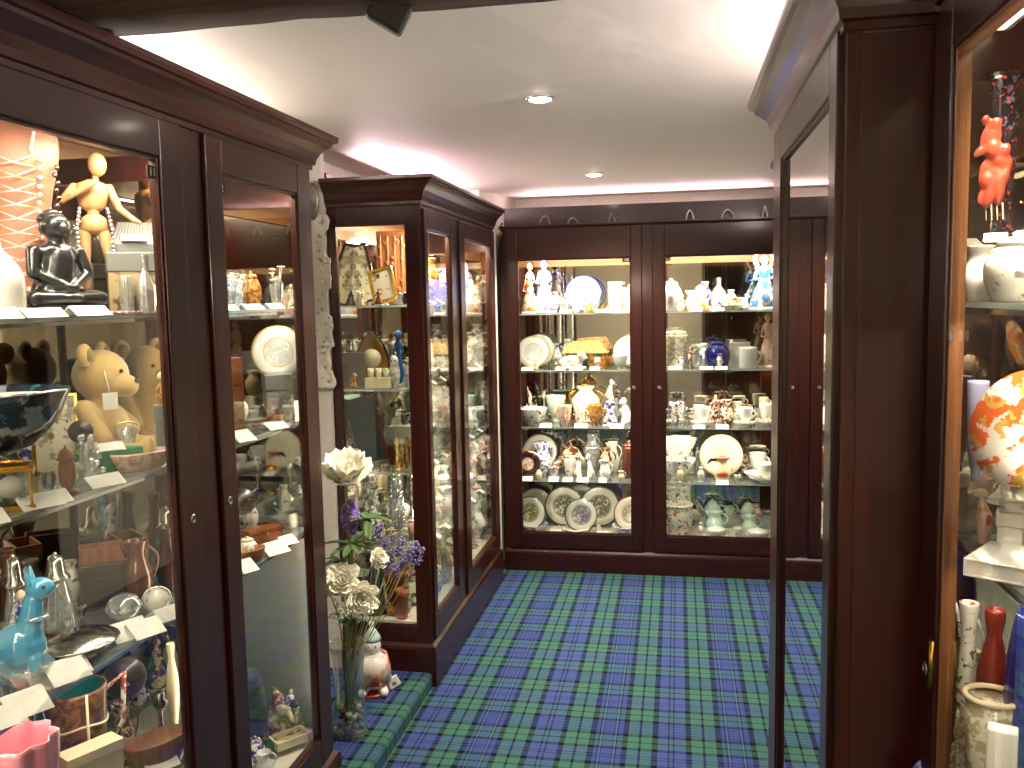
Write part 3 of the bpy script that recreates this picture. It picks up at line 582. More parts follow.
def mannequin(w,h,**k):
    R=P('artist_mannequin'); H=h; 
    def part(nm,l):
        b=MB()
        for q in l: b.limb(*q)
        return b.build(nm,'pale_wood',R)
    b=MB(); b.ell((.04*H,-.02*H,.93*H),(.055*H,.05*H,.075*H),16); b.build('head','pale_wood',R)
    part('neck',[((.02*H,-.01*H,.83*H),.02*H,(.03*H,-.01*H,.88*H),.018*H)])
    b=MB(); b.lathe([(.0,0),(.07*H,.01*H),(.078*H,.05*H),(.065*H,.1*H),(0,.12*H)],18,sc=1); 
    b=MB(); b.at(0,0,.64*H,sc=(1.25,.8,1)).lathe([(.03*H,0),(.062*H,.03*H),(.078*H,.12*H),(.07*H,.17*H),(.02*H,.2*H)],18); b.build('chest','pale_wood',R)
    b=MB(); b.at(0,0,.5*H,sc=(1.2,.85,1)).lathe([(.03*H,0),(.068*H,.03*H),(.06*H,.1*H),(.03*H,.125*H)],18); b.build('pelvis','pale_wood',R)
    part('waist',[((0,0,.61*H),.035*H,(0,0,.65*H),.035*H)])
    part('arm',[((-.1*H,0,.79*H),.027*H,(-.17*H,-.06*H,.70*H),.022*H),((-.17*H,-.06*H,.70*H),.021*H,(-.01*H,-.12*H,.79*H),.018*H),((-.01*H,-.12*H,.79*H),.018*H,(.03*H,-.12*H,.82*H),.012*H)])
    part('arm',[((.1*H,0,.79*H),.027*H,(.15*H,-.03*H,.66*H),.022*H),((.15*H,-.03*H,.66*H),.021*H,(.23*H,-.09*H,.585*H),.017*H),((.23*H,-.09*H,.585*H),.018*H,(.26*H,-.1*H,.57*H),.012*H)])
    for s,dx in ((-1,-.01),(1,.05)):
        x=s*.055*H; part('leg',[((x,0,.5*H),.038*H,(x+dx*.5*H,-.02*H,.29*H),.026*H),((x+dx*.5*H,-.02*H,.27*H),.03*H,(x+dx*H,0,.06*H),.017*H),((x+dx*H,0,.035*H),.02*H,(x+dx*H+.03*H,-.07*H,.025*H),.015*H)])
    b=MB(); b.lathe([(.11*H,0),(.11*H,.014*H),(.1*H,.018*H)],24); b.build('base','pale_wood',R)
    return R
def beads(w,h,mat='bead_mix',pts=None,r=.005,**k):
    b=MB()
    L=[Vector(p) for p in pts]
    for i in range(len(L)-1):
        n=max(1,int((L[i+1]-L[i]).length/(r*1.9)))
        for j in range(n): b.ell(L[i].lerp(L[i+1],j/n),r*rnd.uniform(.8,1.05),7)
    return b.build('bead_necklace',mat)
def torso(w,h,**k):
    R=P('dress_form'); b=MB(); H=h
    sec=[(0,.30,.2),(.1,.34,.22),(.2,.3,.2),(.36,.24,.16),(.52,.19,.13),(.64,.25,.17),(.78,.29,.19),(.88,.27,.14),(.93,.14,.1),(1,.09,.09)]
    n=28;vs=[]
    for z,rx,ry in sec:
        for i in range(n):
            a=2*PI*i/n; bust=0
            if .6<z<.82: bust=.05*max(0,cos((a-PI*1.5)*1)) *(1+.5*cos(2*(a-PI*1.5)+PI))
            vs.append((rx*w*1.5*cos(a),(ry*w*1.2+bust*w)*sin(a),z*H))
    fs=[(j*n+i,j*n+(i+1)%n,(j+1)*n+(i+1)%n,(j+1)*n+i) for j in range(len(sec)-1) for i in range(n)]
    fs+=[tuple(reversed(range(n))),tuple(range((len(sec)-1)*n,len(sec)*n))]
    b.add(vs,fs); o=b.build('form','pink_skin',R); q=o.modifiers.new('s','SUBSURF'); q.levels=1; q.render_levels=1
    # lacing, bead strings and bows on the corset front
    for s in (-1,1):
        b=MB()
        for i in range(15):
            z=(.16+.55*i/14)*H; a=.19*w*(1.0+.25*abs(i-7)/7); b.ell((s*a,-.23*w-.04*w*sin(i),z),w*.028,8)
        b.build('bead_trim','clear_beads',R)
    b=MB()
    for i in range(9):
        z=(.18+.5*i/8)*H; b.tube([(-.18*w,-.25*w,z),(0,-.3*w,z+.012*H),(.18*w,-.25*w,z+.05*H)],w*.006,6); b.tube([(.18*w,-.25*w,z),(0,-.3*w,z+.012*H),(-.18*w,-.25*w,z+.05*H)],w*.006,6)
    b.build('lacing','pink_gold',R)
    b=MB()
    for i in range(26):
        a=2*PI*i/26; b.ell((.5*w*cos(a),.3*w*sin(a),.12*H+.01*H*(i%2)),w*.04,7)
    b.build('frill','clear_beads',R)
    b=MB()
    for s in (-1,1): b.tube([(s*.1*w,-.12*w,.93*H),(s*.2*w,-.25*w,.84*H),(s*.16*w,-.3*w,.74*H)],w*.02,6)
    b.build('strap','pink_gold',R)
    b=MB()
    for i in range(12): b.ell((.36*w+.02*w*(i%2),-.14*w,(.3+.035*i)*H),w*.03,7)
    b.build('side_clasps','dark_silver',R)
    return R
def buddha(w,h,**k):
    R=P('seated_statue'); b=MB(); H=h; g=w/2
    b.lathe([(g*.98,0),(g,H*.03),(g*.92,H*.07),(g*.95,H*.09),(0,H*.1)],30,sc=1); b.v=[(x,y*.62,z) for x,y,z in b.v]; b.build('pedestal','black_stone',R)
    b=MB(); 
    b.limb((-g*.15,.0,H*.2),g*.42,(0,0,H*.5),g*.36,14); b.ell((0,0,H*.56),(g*.5,g*.27,H*.1),14)
    for s in (-1,1):
        b.limb((s*g*.2,0,H*.17),g*.24,(s*g*.72,-g*.32,H*.15),g*.17,12); b.limb((s*g*.72,-g*.32,H*.15),g*.16,(-s*g*.1,-g*.5,H*.15),g*.12,12)
        b.limb((s*g*.5,0,H*.57),g*.15,(s*g*.6,-g*.12,H*.38),g*.13,10); b.limb((s*g*.6,-g*.12,H*.38),g*.12,(s*g*.1,-g*.42,H*.26),g*.09,10); b.ell((s*g*.06,-g*.45,H*.25),(g*.14,g*.1,H*.035),10)
    b.limb((0,0,H*.6),g*.17,(0,0,H*.7),g*.16); b.ell((0,-g*.02,H*.8),(g*.3,g*.3,H*.115),16); b.ell((0,-g*.33,H*.785),(g*.05,g*.06,H*.03),8)
    o=b.build('body','black_stone',R); remesh(o,.0028,3)
    b=MB(); b.ell((0,.01,H*.865),(g*.29,g*.29,H*.075),16); b.ell((0,.01,H*.92),(g*.16,g*.16,H*.04),12); b.build('hair','black_stone',R)
    for s in (-1,1): b=MB(); b.ell((s*g*.3,0,H*.78),(g*.035,g*.05,H*.055),8); b.build('ear','black_stone',R)
    return R
def glass_llama(w,h,**k):
    R=P('animal_ornament'); b=MB(); H=h
    b.ell((0,0,.3*H),(.23*H,.17*H,.22*H),16); b.limb((.08*H,0,.4*H),.13*H,(.14*H,0,.72*H),.08*H,12); b.ell((.2*H,0,.82*H),(.13*H,.09*H,.1*H),12)
    for x in (-.12,.14):
        for s in (-1,1): b.limb((x*H,s*.08*H,.2*H),.07*H,(x*H,s*.09*H,.03*H),.045*H,8)
    o=b.build('body','blue_glass',R); remesh(o,.0025,3)
    for s in (-1,1): b=MB(); b.limb((.13*H,s*.06*H,.88*H),.03*H,(.11*H,s*.08*H,1.0*H),.012*H,8); b.build('ear','blue_glass',R)
    b=MB(); b.tube([(.14*H+.1*H*cos(a),.1*H*sin(a),.56*H) for a in [2*PI*i/16 for i in range(16)]],.02*H,7,closed=True); b.build('collar','crystal',R)
    for s in (-1,1): b=MB(); b.ell((.25*H,s*.085*H,.85*H),.018*H,8); b.build('eye','black_gloss',R)
    return R
def silver_top_bottle(w,h,**k):
    R=P('decanter'); b=MB(); z=h*.64; b.lathe([(.5*w,0),(.48*w,z*.06),(.28*w,z*.85),(.24*w,z)],20); b.build('glass_body','crystal',R)
    b=MB(); b.at(0,0,z).lathe([(.36*w,0),(.34*w,h*.03),(.25*w,h*.08),(.22*w,h*.22),(.17*w,h*.3),(.06*w,h*.32),(.05*w,h*.345),(.02*w,h*.36)],22); b.build('silver_top','silver',R); return R
def carriage_clock(w,h,**k):
    R=P('carriage_clock'); d=w*.8; b=MB(); b.box(-w/2,w/2,-d/2,d/2,0,h*.1); b.box(-w*.5,w*.5,-d/2,d/2,h*.82,h*.9)
    b.box(-w*.42,w*.42,-d*.4,d*.4,h*.9,h*.94)
    for sx in (-1,1):
        for sy in (-1,1): b.at(sx*w*.42,sy*d*.42,h*.1).lathe([(w*.05,0),(w*.035,h*.06),(w*.035,h*.64),(w*.05,h*.72)],10)
    b.build('case','gold',R,.001)
    b=MB(); b.box(-w*.36,w*.36,-d*.36,d*.36,h*.1,h*.82); b.build('glass_sides','vase_glass',R)
    b=MB(); b.at(0,-d*.3,h*.5,rx=PI/2).lathe([(w*.27,0),(w*.27,.003)],24); b.build('dial','card',R)
    b=MB(); b.tube([(-w*.3,0,h*.94),(-w*.26,0,h*1.02),(w*.26,0,h*1.02),(w*.3,0,h*.94)],w*.03,7); b.build('handle','gold',R); return R
def art_bowl(w,h,**k):
    R=P('footed_bowl'); b=MB(); g=w/2; b.lathe([(g*.15,h*.42),(g*.5,h*.5),(g*.85,h*.72),(g,h*.97),(g*.99,h),(g*.96,h*.98),(g*.8,h*.78),(g*.4,h*.6),(0,h*.56)],48,lob=5,la=.035,lz=.6); b.build('bowl','art_glass',R)
    b=MB(); b.lathe([(g*.42,0),(g*.4,h*.03),(g*.1,h*.06),(g*.07,h*.2),(g*.1,h*.42)],24); b.build('stem','art_glass',R)
    b=MB(); b.tube([(g*.9*sin(t)*.4-.01,-g*.12,h*(.05+.4*t/3)) for t in [i*.3 for i in range(11)]],g*.05,8); b.build('swirl','crystal',R)
    b=MB(); b.at(0,0,0); b.lathe([(g*.9,h*.93),(g*.6,h*.80),(g*.3,h*.68),(.001,h*.66)],40,caps=False); b.v=[(x*.98,y*.98,z+.001) for x,y,z in b.v]; b.build('lining','white_china',R); return R
def lighthouse(w,h,**k):
    R=P('turned_wooden_figure'); b=MB(); b.lathe([(w*.5,0),(w*.48,h*.05),(w*.2,h*.09),(w*.26,h*.14),(w*.38,h*.3),(w*.36,h*.6),(w*.3,h*.7)],20); b.build('body','carved_wood',R)
    b=MB(); b.at(0,0,h*.7).lathe([(w*.42,0),(w*.44,h*.03),(w*.34,h*.06),(w*.34,h*.12),(w*.25,h*.2),(w*.07,h*.24),(w*.05,h*.3)],20); b.build('cap','light_wood',R); return R
def hand_mirror(w,h,**k):
    R=P('hand_mirror'); b=MB(); r=w*.5; b.at(0,0,h-r,rx=PI/2-.25).lathe([(r*.96,-.004),(r,0),(r*.96,.004)],28); b.tube([(0,0,h-2*r+.01),(0,-.01,h*.2),(0,-.015,.004)],[.006,.005,.008],8)
    R2=b.build('mirror_back_plate','mahogany_dark',R); return R
def bucket(w,h,mat='crystal',**k):
    R=P('glass_bucket'); b=MB(); b.lathe([(.36*w,0),(.5*w,h*.8),(.46*w,h*.8),(.33*w,h*.05)],20,caps=False); b.build('bucket_body',mat,R)
    b=MB(); b.tube([(.48*w*cos(a),0,h*.8+h*.2*sin(a)) for a in [PI*i/10 for i in range(11)]],.0018,6); b.build('handle','silver',R); return R
def boot_mug(w,h,**k):
    R=P('basketweave_tankard'); b=MB(); b.lathe([(.46*w,0),(.48*w,h*.02),(.44*w,h*.3),(.46*w,h*.6),(.5*w,h*.97),(.5*w,h),(.46*w,h),(.44*w,h*.7),(.43*w,h*.08)],30); b.build('mug_body','weave',R)
    b=MB(); b.lathe([(.455*w,h*.99),(.44*w,h*.7),(.43*w,h*.2),(.001,h*.1)],30,caps=False); b.v=[(x*.99,y*.99,z+.0004) for x,y,z in b.v]; b.build('green_lining','teal_inner',R)
    b=MB()
    for zz in (.72,): b.tube([(.475*w*cos(a),.475*w*sin(a),h*(zz+.02*sin(3*a))) for a in [2*PI*i/28 for i in range(28)]],.0028,6,closed=True)
    b.tube([(0.05*w,-.49*w,h),(.04*w,-.48*w,h*.5),(.04*w,-.47*w,.003)],.003,6); b.build('rib_trim','ivory',R)
    b=MB(); b.tube([(.45*w,0,h*.9),(.8*w,0,h*1.0),(.75*w,0,h*.6),(.5*w,0,h*.45)],[.006,.007,.006,.004],8); b.build('handle','stripe_red',R); return R
def lidded_dish(w,h,**k):
    R=P('silver_dish'); b=MB(); g=w/2; z=h*.3; b.lathe([(g*.5,0),(g*.55,z*.2),(g*.9,z*.8),(g*1,z),(g*.97,z*1.05),(g*.8,z*.7),(0,z*.4)],36,caps=False); b.build('dish_body','silver',R)
    b=MB(); b.lathe([(g*.9,z*.9),(g*.7,z*1.3),(g*.3,z*1.5),(0,z*1.55)],36,caps=False); b.build('cover','silver',R)
    b=MB(); b.tube([(0,0,z*1.5),(g*.12,0,h*.62),(g*.15,0,h*.75)],g*.03,8); b.ell((g*.2,0,h*.85),(g*.09,g*.05,h*.14),10,rot=('Y',.4)); b.build('finial','dark_silver',R); return R
def oval_frame(w,h,mat='silver',pic='print_grey',lean=.3,**k):
    R=P('oval_portrait_frame'); b=MB(); T=Matrix.Translation((0,0,h/2*cos(lean)))@Matrix.Rotation(-lean,4,'X'); b.X=T
    for q,rr in ((1,.07),(.8,.035)): b.tube([(w/2*q*(1-rr)*cos(a),0,h/2*q*(1-rr)*sin(a)) for a in [2*PI*i/32 for i in range(32)]],w*rr*.7,8,closed=True)
    b.build('rim',mat,R); b=MB(); b.X=T@Matrix.Rotation(PI/2,4,'X')@Matrix.Diagonal((w/2*.9,h/2*.9,1,1)); b.lathe([(1,-.002),(1,.002)],32); b.build('portrait',pic,R)
    b=MB(); b.tube([(0,.002,h*.5),(0,h*.25,.002)],.0015,5); b.build('strut',mat,R); return R
def paperweight(w,h,**k):
    b=MB(); b.lathe([(.3*w,0),(.36*w,.02*h),(.5*w,.5*h),(.36*w,.88*h),(.12*w,h),(.0,h)],24); return b.build('glass_globe','crystal')
def dome_bell(w,h,**k):
    R=P('desk_bell'); b=MB(); z=h*.4; b.at(0,0,z); b.lathe([(w*.5,0),(w*.49,h*.06),(w*.4,h*.26),(w*.2,h*.38),(w*.05,h*.41),(w*.05,h*.47),(w*.08,h*.52),(w*.04,h*.58),(0.001,h*.6)],28); b.build('dome','brass',R)
    b=MB(); b.lathe([(w*.4,0),(w*.38,h*.05),(w*.06,h*.1),(w*.06,z*1.05)],22); b.build('base','dark_silver',R); return R
def tray(w,h,mat='carved_wood',d=None,**k):
    b=MB(); d=d or w*.6; t=h*.3; b.box(-w/2,w/2,-d/2,d/2,0,t)
    b.box(-w/2,-w/2+.006,-d/2,d/2,t,h); b.box(w/2-.006,w/2,-d/2,d/2,t,h); b.box(-w/2+.006,w/2-.006,-d/2,-d/2+.006,t,h); b.box(-w/2+.006,w/2-.006,d/2-.006,d/2,t,h); return b.build('tray',mat)
def oval_dish(w,h,mat='carved_wood',inner='print_grey',r2=.55,**k):
    R=P('oval_dish'); b=MB(); b.at(sc=(1,r2,1)); b.lathe([(w*.36,0),(w*.4,h*.1),(w*.5,h*.9),(w*.48,h),(w*.38,h*.4),(0,h*.3)],36,caps=False); b.build('dish_body',mat,R)
    b=MB(); b.at(0,0,h*.34,sc=(1,r2,1)); b.lathe([(w*.33,0),(w*.33,.001)],36); b.build('inlay',inner,R); return R
def wooden_pipe(w,h,**k):
    b=MB(); b.tube([(-w*.5,0,h*.4),(-w*.2,0,h*.4),(w*.1,0,h*.35),(w*.35,0,h*.4)],[h*.12,h*.14,h*.22,h*.3],10); b.at(w*.38,0,0).lathe([(h*.3,0),(h*.42,h*.3),(h*.4,h*1),(h*.28,h*1),(h*.25,h*.4)],14); return b.build('tobacco_pipe','carved_wood')
def zither(w,h,mat='grey_tin',**k):
    R=P('stringed_box'); d=w*.5; b=MB(); b.add([(-w/2,-d/2,0),(w/2,-d/2,0),(w/2,d/2,0),(-w/2,d/2,0),(-w/2,-d/2,h*.35),(w/2,-d/2,h*.35),(w*.4,d/2,h),(-w*.3,d/2,h)],[(0,3,2,1),(4,5,6,7),(0,1,5,4),(1,2,6,5),(2,3,7,6),(3,0,4,7)],0,False); b.build('soundbox',mat,R,.001)
    b=MB()
    for i in range(14):
        t=(i+.5)/14; b.tube([(-w/2+w*t*.96,-d/2+.002,h*.35+.001),(-w*.3+w*.7*t,d/2-.002,h+.001)],.0006,4)
    b.build('strings','black_matte',R); return R
def gnome(w,h,mat='gnome',**k):
    R=P('figure_group'); b=MB()
    b.ell((0,0,h*.07),(w*.5,w*.4,h*.08),14); b.limb((-w*.12,0,h*.15),w*.26,(-w*.1,0,h*.5),w*.2,12); b.limb((w*.22,-w*.05,h*.12),w*.18,(w*.24,-w*.05,h*.36),w*.14,10); b.ell((-w*.1,-w*.02,h*.66),(w*.15,w*.14,h*.1),12); b.ell((w*.25,-w*.06,h*.48),(w*.12,w*.11,h*.075),10)
    b.limb((-w*.28,-w*.05,h*.5),w*.08,(-w*.36,-w*.25,h*.3),w*.07,8); b.limb((w*.08,-w*.1,h*.5),w*.08,(w*.12,-w*.3,h*.34),w*.07,8)
    o=b.build('figures',mat,R); remesh(o,.0025,2)
    b=MB(); b.at(-w*.1,0,h*.7,ry=-.25).lathe([(w*.17,0),(w*.15,h*.04),(w*.08,h*.16),(w*.02,h*.3)],14); b.build('hat','stripe_red',R)
    b=MB(); b.at(w*.25,-w*.05,h*.52).lathe([(w*.12,0),(w*.1,h*.05),(w*.02,h*.12)],12); b.build('hat','green_dark',R)
    b=MB(); b.ell((-w*.1,-w*.14,h*.58),(w*.09,w*.05,h*.08),10); b.build('beard','ivory',R); return R
def owl(w,h,mat='shell_mix',**k):
    R=P('owl_ornament'); b=MB(); b.ell((0,0,h*.42),(w*.42,w*.36,h*.42),14); b.ell((0,-w*.02,h*.8),(w*.33,w*.3,h*.2),12); o=b.build('body',mat,R); remesh(o,.003,2)
    for s in (-1,1): b=MB(); b.ell((s*w*.13,-w*.3,h*.83),w*.07,8); b.build('eye','black_gloss',R)
    return R
def shell_cluster(w,h,mat='shell_mix',n=40,seed=1,name='shell_ornament',**k):
    q=random.Random(seed); b=MB(); b.limb((0,0,h*.1),w*.3,(0,0,h*.7),w*.16,10)
    for i in range(n):
        t=q.random(); a=q.uniform(0,2*PI); r=w*(.42-.28*t); b.ell((r*cos(a),r*sin(a),h*(.08+.86*t)),(w*.09,w*.09,h*.07),7,rot=('X',q.uniform(0,3)))
    return b.build(name,mat)
def posy(w,h,mat='white_china',pot='crystal',seed=2,**k):
    R=P('china_posy'); q=random.Random(seed); lathe_obj('pot','cup',w*.6,h*.5,pot,R)
    for i in range(9):
        b=MB(); a=q.uniform(0,2*PI); rr=w*.34*q.random()**.5; x,y,z=rr*cos(a),rr*sin(a),h*(.55+.35*q.random()); s=w*.13
        for j in range(5): t=2*PI*j/5; b.ell((x+s*.7*cos(t),y+s*.7*sin(t),z+s*.2),(s*.5,s*.5,s*.25),7)
        b.ell((x,y,z+s*.1),s*.35,7); b.tube([(x*.4,y*.4,h*.4),(x,y,z)],.0012,4); b.build('flower',mat,R)
    return R
def cottage(w,h,**k):
    R=P('pottery_cottage'); d=w*.6; b=MB(); b.box(-w/2,w/2,-d/2,d/2,0,h*.6); b.build('walls','amber_cottage',R,.002)
    b=MB(); e=w*.06
    b.add([(-w/2-e,-d/2-e,h*.55),(w/2+e,-d/2-e,h*.55),(w/2+e,d/2+e,h*.55),(-w/2-e,d/2+e,h*.55),(-w*.35,-d*.05,h*.95),(w*.35,-d*.05,h),(w*.35,d*.05,h),(-w*.35,d*.05,h*.95)],[(0,3,2,1),(4,5,6,7),(0,1,5,4),(1,2,6,5),(2,3,7,6),(3,0,4,7)],0,False); b.build('roof','thatch',R,.006)
    b=MB(); b.box(-w*.08,w*.08,-d/2-.004,-d/2-.0005,0,h*.34); b.build('entrance','green_dark',R)
    for x in (-.3,.3): b=MB(); b.box(w*x-w*.07,w*x+w*.07,-d/2-.003,-d/2-.0005,h*.24,h*.42); b.build('window','card',R)
    return R
def parrot_jug(w,h,**k):
    R=jug(w,h,'ivory',side=1,trim='ivory',name='bird_jug'); b=MB(); b.ell((0,-w*.26,h*.32),(w*.24,w*.14,h*.14),10); b.build('wing','red_orange',R); b=MB(); b.tube([(w*.25*cos(a),w*.25*sin(a),h*.93) for a in [2*PI*i/20 for i in range(20)]],w*.06,7,closed=True); b.build('collar','red_orange',R); b=MB(); b.tube([(-w*.2,0,h*.88),(-w*.45,0,h*.86),(-w*.6,0,h*.7)],[w*.1,w*.08,w*.02],8); b.build('beak','black_gloss',R); return R
def fairy(w,h,**k):
    R=figurine(w,h,'blue_figure',name='fairy_figurine',hair='twig')
    for s in (-1,1):
        b=MB(); b.tube([(s*w*.1,w*.1,h*.7),(s*w*.3,w*.15,h*.95),(s*w*.12,w*.12,h*1.12)],[w*.05,w*.08,w*.03],8); b.build('branch','twig',R)
    return R
def doll(w,h,**k): return figurine(w,h,'pink_gold',name='doll',hair='light_wood')
def pyramid(w,h,mat='orange_white',**k):
    b=MB(); b.lathe(prof('pyr',w,h),24,lob=8,la=.14,lz=-1); return b.build('shell_pyramid',mat)
def chess(w,h,mat='gold_chess',k=0,**kk):
    b=MB(); b.lathe([(w*.5,0),(w*.5,h*.06),(w*.3,h*.14),(w*.18,h*.4),(w*.2,h*.62),(w*.34,h*.68),(w*.2,h*.74),(w*.3,h*.86),(w*.12,h*.96),(w*.08,h)],14); return b.build('chess_piece',mat)
def bronze_bell(w,h,**k):
    R=P('gothic_table_clock'); b=MB(); d=w*.35
    pts=[(-.5,0),(.5,0),(.5,.5),(.34,.72),(.12,.92),(0,1),(-.12,.92),(-.34,.72),(-.5,.5)]
    b.add([(x*w,-d/2,z*h) for x,z in pts]+[(x*w,d/2,z*h) for x,z in pts],[tuple(range(9)),tuple(range(17,8,-1))]+[(i,(i+1)%9,9+(i+1)%9,9+i) for i in range(9)],0,False); b.build('case','brass',R,.003)
    b=MB(); b.at(0,-d/2,h*.5,rx=PI/2).lathe([(w*.3,0),(w*.3,.004)],28); b.build('dial','ivory',R)
    b=MB(); b.tube([(.53*w,-d*.3,0),(.53*w,-d*.3,h*.5),(.36*w,-d*.3,h*.76),(0,-d*.3,h*1.04),(-.36*w,-d*.3,h*.76),(-.53*w,-d*.3,h*.5),(-.53*w,-d*.3,0)],w*.04,6); b.build('moulding','black_gloss',R); return R
def dragon_vase(w,h,**k):
    R=P('black_vase'); b=MB(); b.lathe([(.36*w,0),(.38*w,.02*h),(.43*w,.3*h),(.48*w,.6*h),(.5*w,.8*h),(.47*w,.9*h),(.47*w,.95*h),(.53*w,h),(.49*w,h),(.43*w,.94*h)],32); b.build('vase_body','dragon_vase',R)
    b=MB()
    q=random.Random(4)
    for x,z,rx,rz_,t in ((-.1,.72,.26,.09,.5),(.12,.62,.2,.07,-.6),(-.18,.58,.2,.07,.3),(.1,.5,.13,.1,0),(-.06,.48,.12,.09,.2),(-.22,.46,.1,.06,.2),(-.02,.67,.2,.06,-.3),(.05,.56,.2,.05,.5),(-.1,.53,.2,.06,-.5),(.2,.66,.1,.04,.2),(-.28,.66,.1,.05,.8),(.02,.78,.14,.04,.1),(-.18,.8,.08,.03,.4),(.22,.55,.08,.05,.1)):
        b.ell((x*w,-.43*w-.03*w*sin(z*40),z*h),(rx*w*.95,.13*w,rz_*h*.85),12,rot=('Y',t))
    o=b.build('dragon_relief','red_orange',R); remesh(o,.003,2)
    b=MB()
    for i in range(4): b.limb(((-.12+.1*i)*w,-.45*w,.43*h),.018*w,((-.1+.1*i)*w,-.46*w,.36*h),.008*w,6)
    b.build('claws','ivory',R); return R
def lace_strip():
    b=MB(); n=60; H=.70; q=random.Random(3)
    def ed(t):
        return .088+.010*abs(sin(t*PI*9))-.016*(abs((t*3)%1-.5)<.2)+.004*sin(t*60)
    fr=[];
    for i in range(n+1): t=i/n; fr.append((ed(t),H*(1-t)))
    vs=[];fs=[]; cols=8
    for r,z in fr:
        for c in range(cols+1): vs.append((r*c/cols,0.0015*sin(z*40+c),z))
    for i in range(n):
        for c in range(cols):
            t=i/n
            if c in (5,) and (i%5==2) : continue
            if c in(4,6) and abs((t*2.02)%1-.5)<.06 and i%2: continue
            a=i*(cols+1)+c; fs.append((a,a+1,a+cols+2,a+cols+1))
    b.add(vs,fs,0,True); o=b.build('crochet_lace','lace_holes'); m=o.modifiers.new('thick','SOLIDIFY'); m.thickness=.003; return o
# flowers ---------------------------------------------------------------
def petal(b,base,dirv,up,L,Wd,curl=.3,m=0,cup=.15,n=5):
    base=Vector(base); d=Vector(dirv).normalized(); u=Vector(up).normalized(); s=d.cross(u).normalized(); vs=[];fs=[]
    for i in range(n+1):
        t=i/n; wd=Wd*(.35,.72,.95,1,.97,.8,.42)[min(6,round(t*6))]
        c=base+d*L*t*(1-.1*curl*t)+u*(L*curl*t*t)
        for j in range(5): q=(j-2)/2; vs.append(tuple(c+s*wd*q*.5+u*(cup*Wd*q*q)))
    for i in range(n):
        for j in range(4): a=i*5+j; fs.append((a,a+1,a+6,a+5))
    b.add(vs,fs,m,True)
def solid(o,t=.0012): m=o.modifiers.new('thick','SOLIDIFY'); m.thickness=t; return o
def bloom_open(name,c,r,parent,axis=(.3,-.6,.7),mat='petal',layers=((9,1,.35),(8,.85,.7),(6,.6,1.1)),seed=1):
    q=random.Random(seed); A=Vector(axis).normalized(); S=A.cross(Vector((0,0,1)) if abs(A.z)<.9 else Vector((1,0,0))).normalized(); Tn=A.cross(S); b=MB()
    for n,f,cl in layers:
        for i in range(n):
            a=2*PI*i/n+q.uniform(-.15,.15)+f; d=S*cos(a)+Tn*sin(a); dd=(d*cos(cl*.55)+A*sin(cl*.55))
            petal(b,Vector(c)+A*(.0+.008*cl),dd,A,r*f*q.uniform(.9,1.1),r*(.75 if len(layers)>3 else .98)*f,.25*cl)
    o=b.build(name,mat,parent); solid(o); 
    b=MB(); b.ell(Vector(c)+A*r*.1,r*.14,9); b.build('flower_centre','green_white',parent); return o
def rose(name,c,r,parent,mat='petal',seed=1,axis=(.3,-.8,.5)):
    return bloom_open(name,c,r,parent,axis,mat,((7,1,.75),(7,.9,1.15),(6,.78,1.55),(5,.62,1.95),(4,.45,2.3)),seed)
def stem_to(b,p0,p1,r=.0028,bend=.02):
    p0=Vector(p0);p1=Vector(p1); b.tube([p0,p0.lerp(p1,.35)+Vector((bend,0,0)),p0.lerp(p1,.7)+Vector((bend*.8,0,0)),p1],r,6)
# ------------------------------------------------------------ left cabinet, door 11
Z1,Z2,Z3,Z4=1.58,1.232,.88,.53
def L(gen,box,z,lab,cat,X=None,rz=.65,**k): return put(gen,box,z,lab,cat,X=X,rz=rz,**k)
L(torso,(-22,104,74,318),Z1,'pink laced corset dress form trimmed with clear beads on the top left shelf','dress form',X=-1.36)
L(vase,(-26,226,24,316),Z1,'plain white china vase cut off by the left edge of the picture','vase',X=-1.24,mat='white_china',k='bottle')
L(buddha,(14,206,108,312),Z1,'black stone seated statue with crossed legs on the top left shelf','statue',X=-1.255,rz=1.2)
L(mannequin,(78,157,122,304),Z1,'pale wooden jointed artist mannequin with one arm raised','mannequin',X=-1.30)
mq=[o for o in COL.objects if o.get('category')=='mannequin'][0]
H_=.30
mh=mq.location.copy()
def neck(lab,s,mat):
    o=beads(0,0,mat,[(s*.028,-.028,.235),(s*.036,-.040,.19),(s*.034,-.042,.13),(s*.033,-.045,.07),(s*.045,-.05,.02),(s*.06,-.055,.008)],r=.0048); o.location=(mh.x,mh.y,mh.z); o.rotation_euler=(0,0,.65); tag(o,lab,'necklace')
neck('string of dark mixed beads hanging down the right side of the wooden mannequin',1,'bead_mix')
neck('string of purple and clear beads hanging down the left side of the wooden mannequin',-1,'clear_beads')
o=beads(0,0,'bead_mix',[(.05*cos(a),.022*sin(a),.004) for a in [i*.4 for i in range(17)]],r=.004); p_=on(120,311,0,-1.17); o.location=(p_.x,p_.y,Z1); tag(o,'coil of small mixed beads lying at the front of the top shelf','necklace')
L(crystal,(70,222,92,266),Z1+.085,'cut crystal goblet on a grey block behind the black statue','goblet',X=-1.40,k='urn')
L(cbox,(66,264,94,306),Z1,'grey block box under the crystal goblet','box',X=-1.40,mat='grey_tin')
L(zither,(112,222,160,262),Z1+.13,'grey stringed wooden instrument lying on top of the box pile','instrument',X=-1.235)
L(cbox,(112,254,158,306),Z1,'tall grey and brown storage box below the stringed instrument','box',X=-1.235,mat='map_brown',lid='grey_tin',d=.08)
L(crystal,(138,256,156,311),Z1,'tall slim cut glass carving at the right end of the top left shelf','glass ornament',X=-1.19,k='bottle')
L(crystal,(122,276,134,308),Z1,'short clear glass tumbler between the mannequin and the glass carving','glass',X=-1.21,k='cyl')
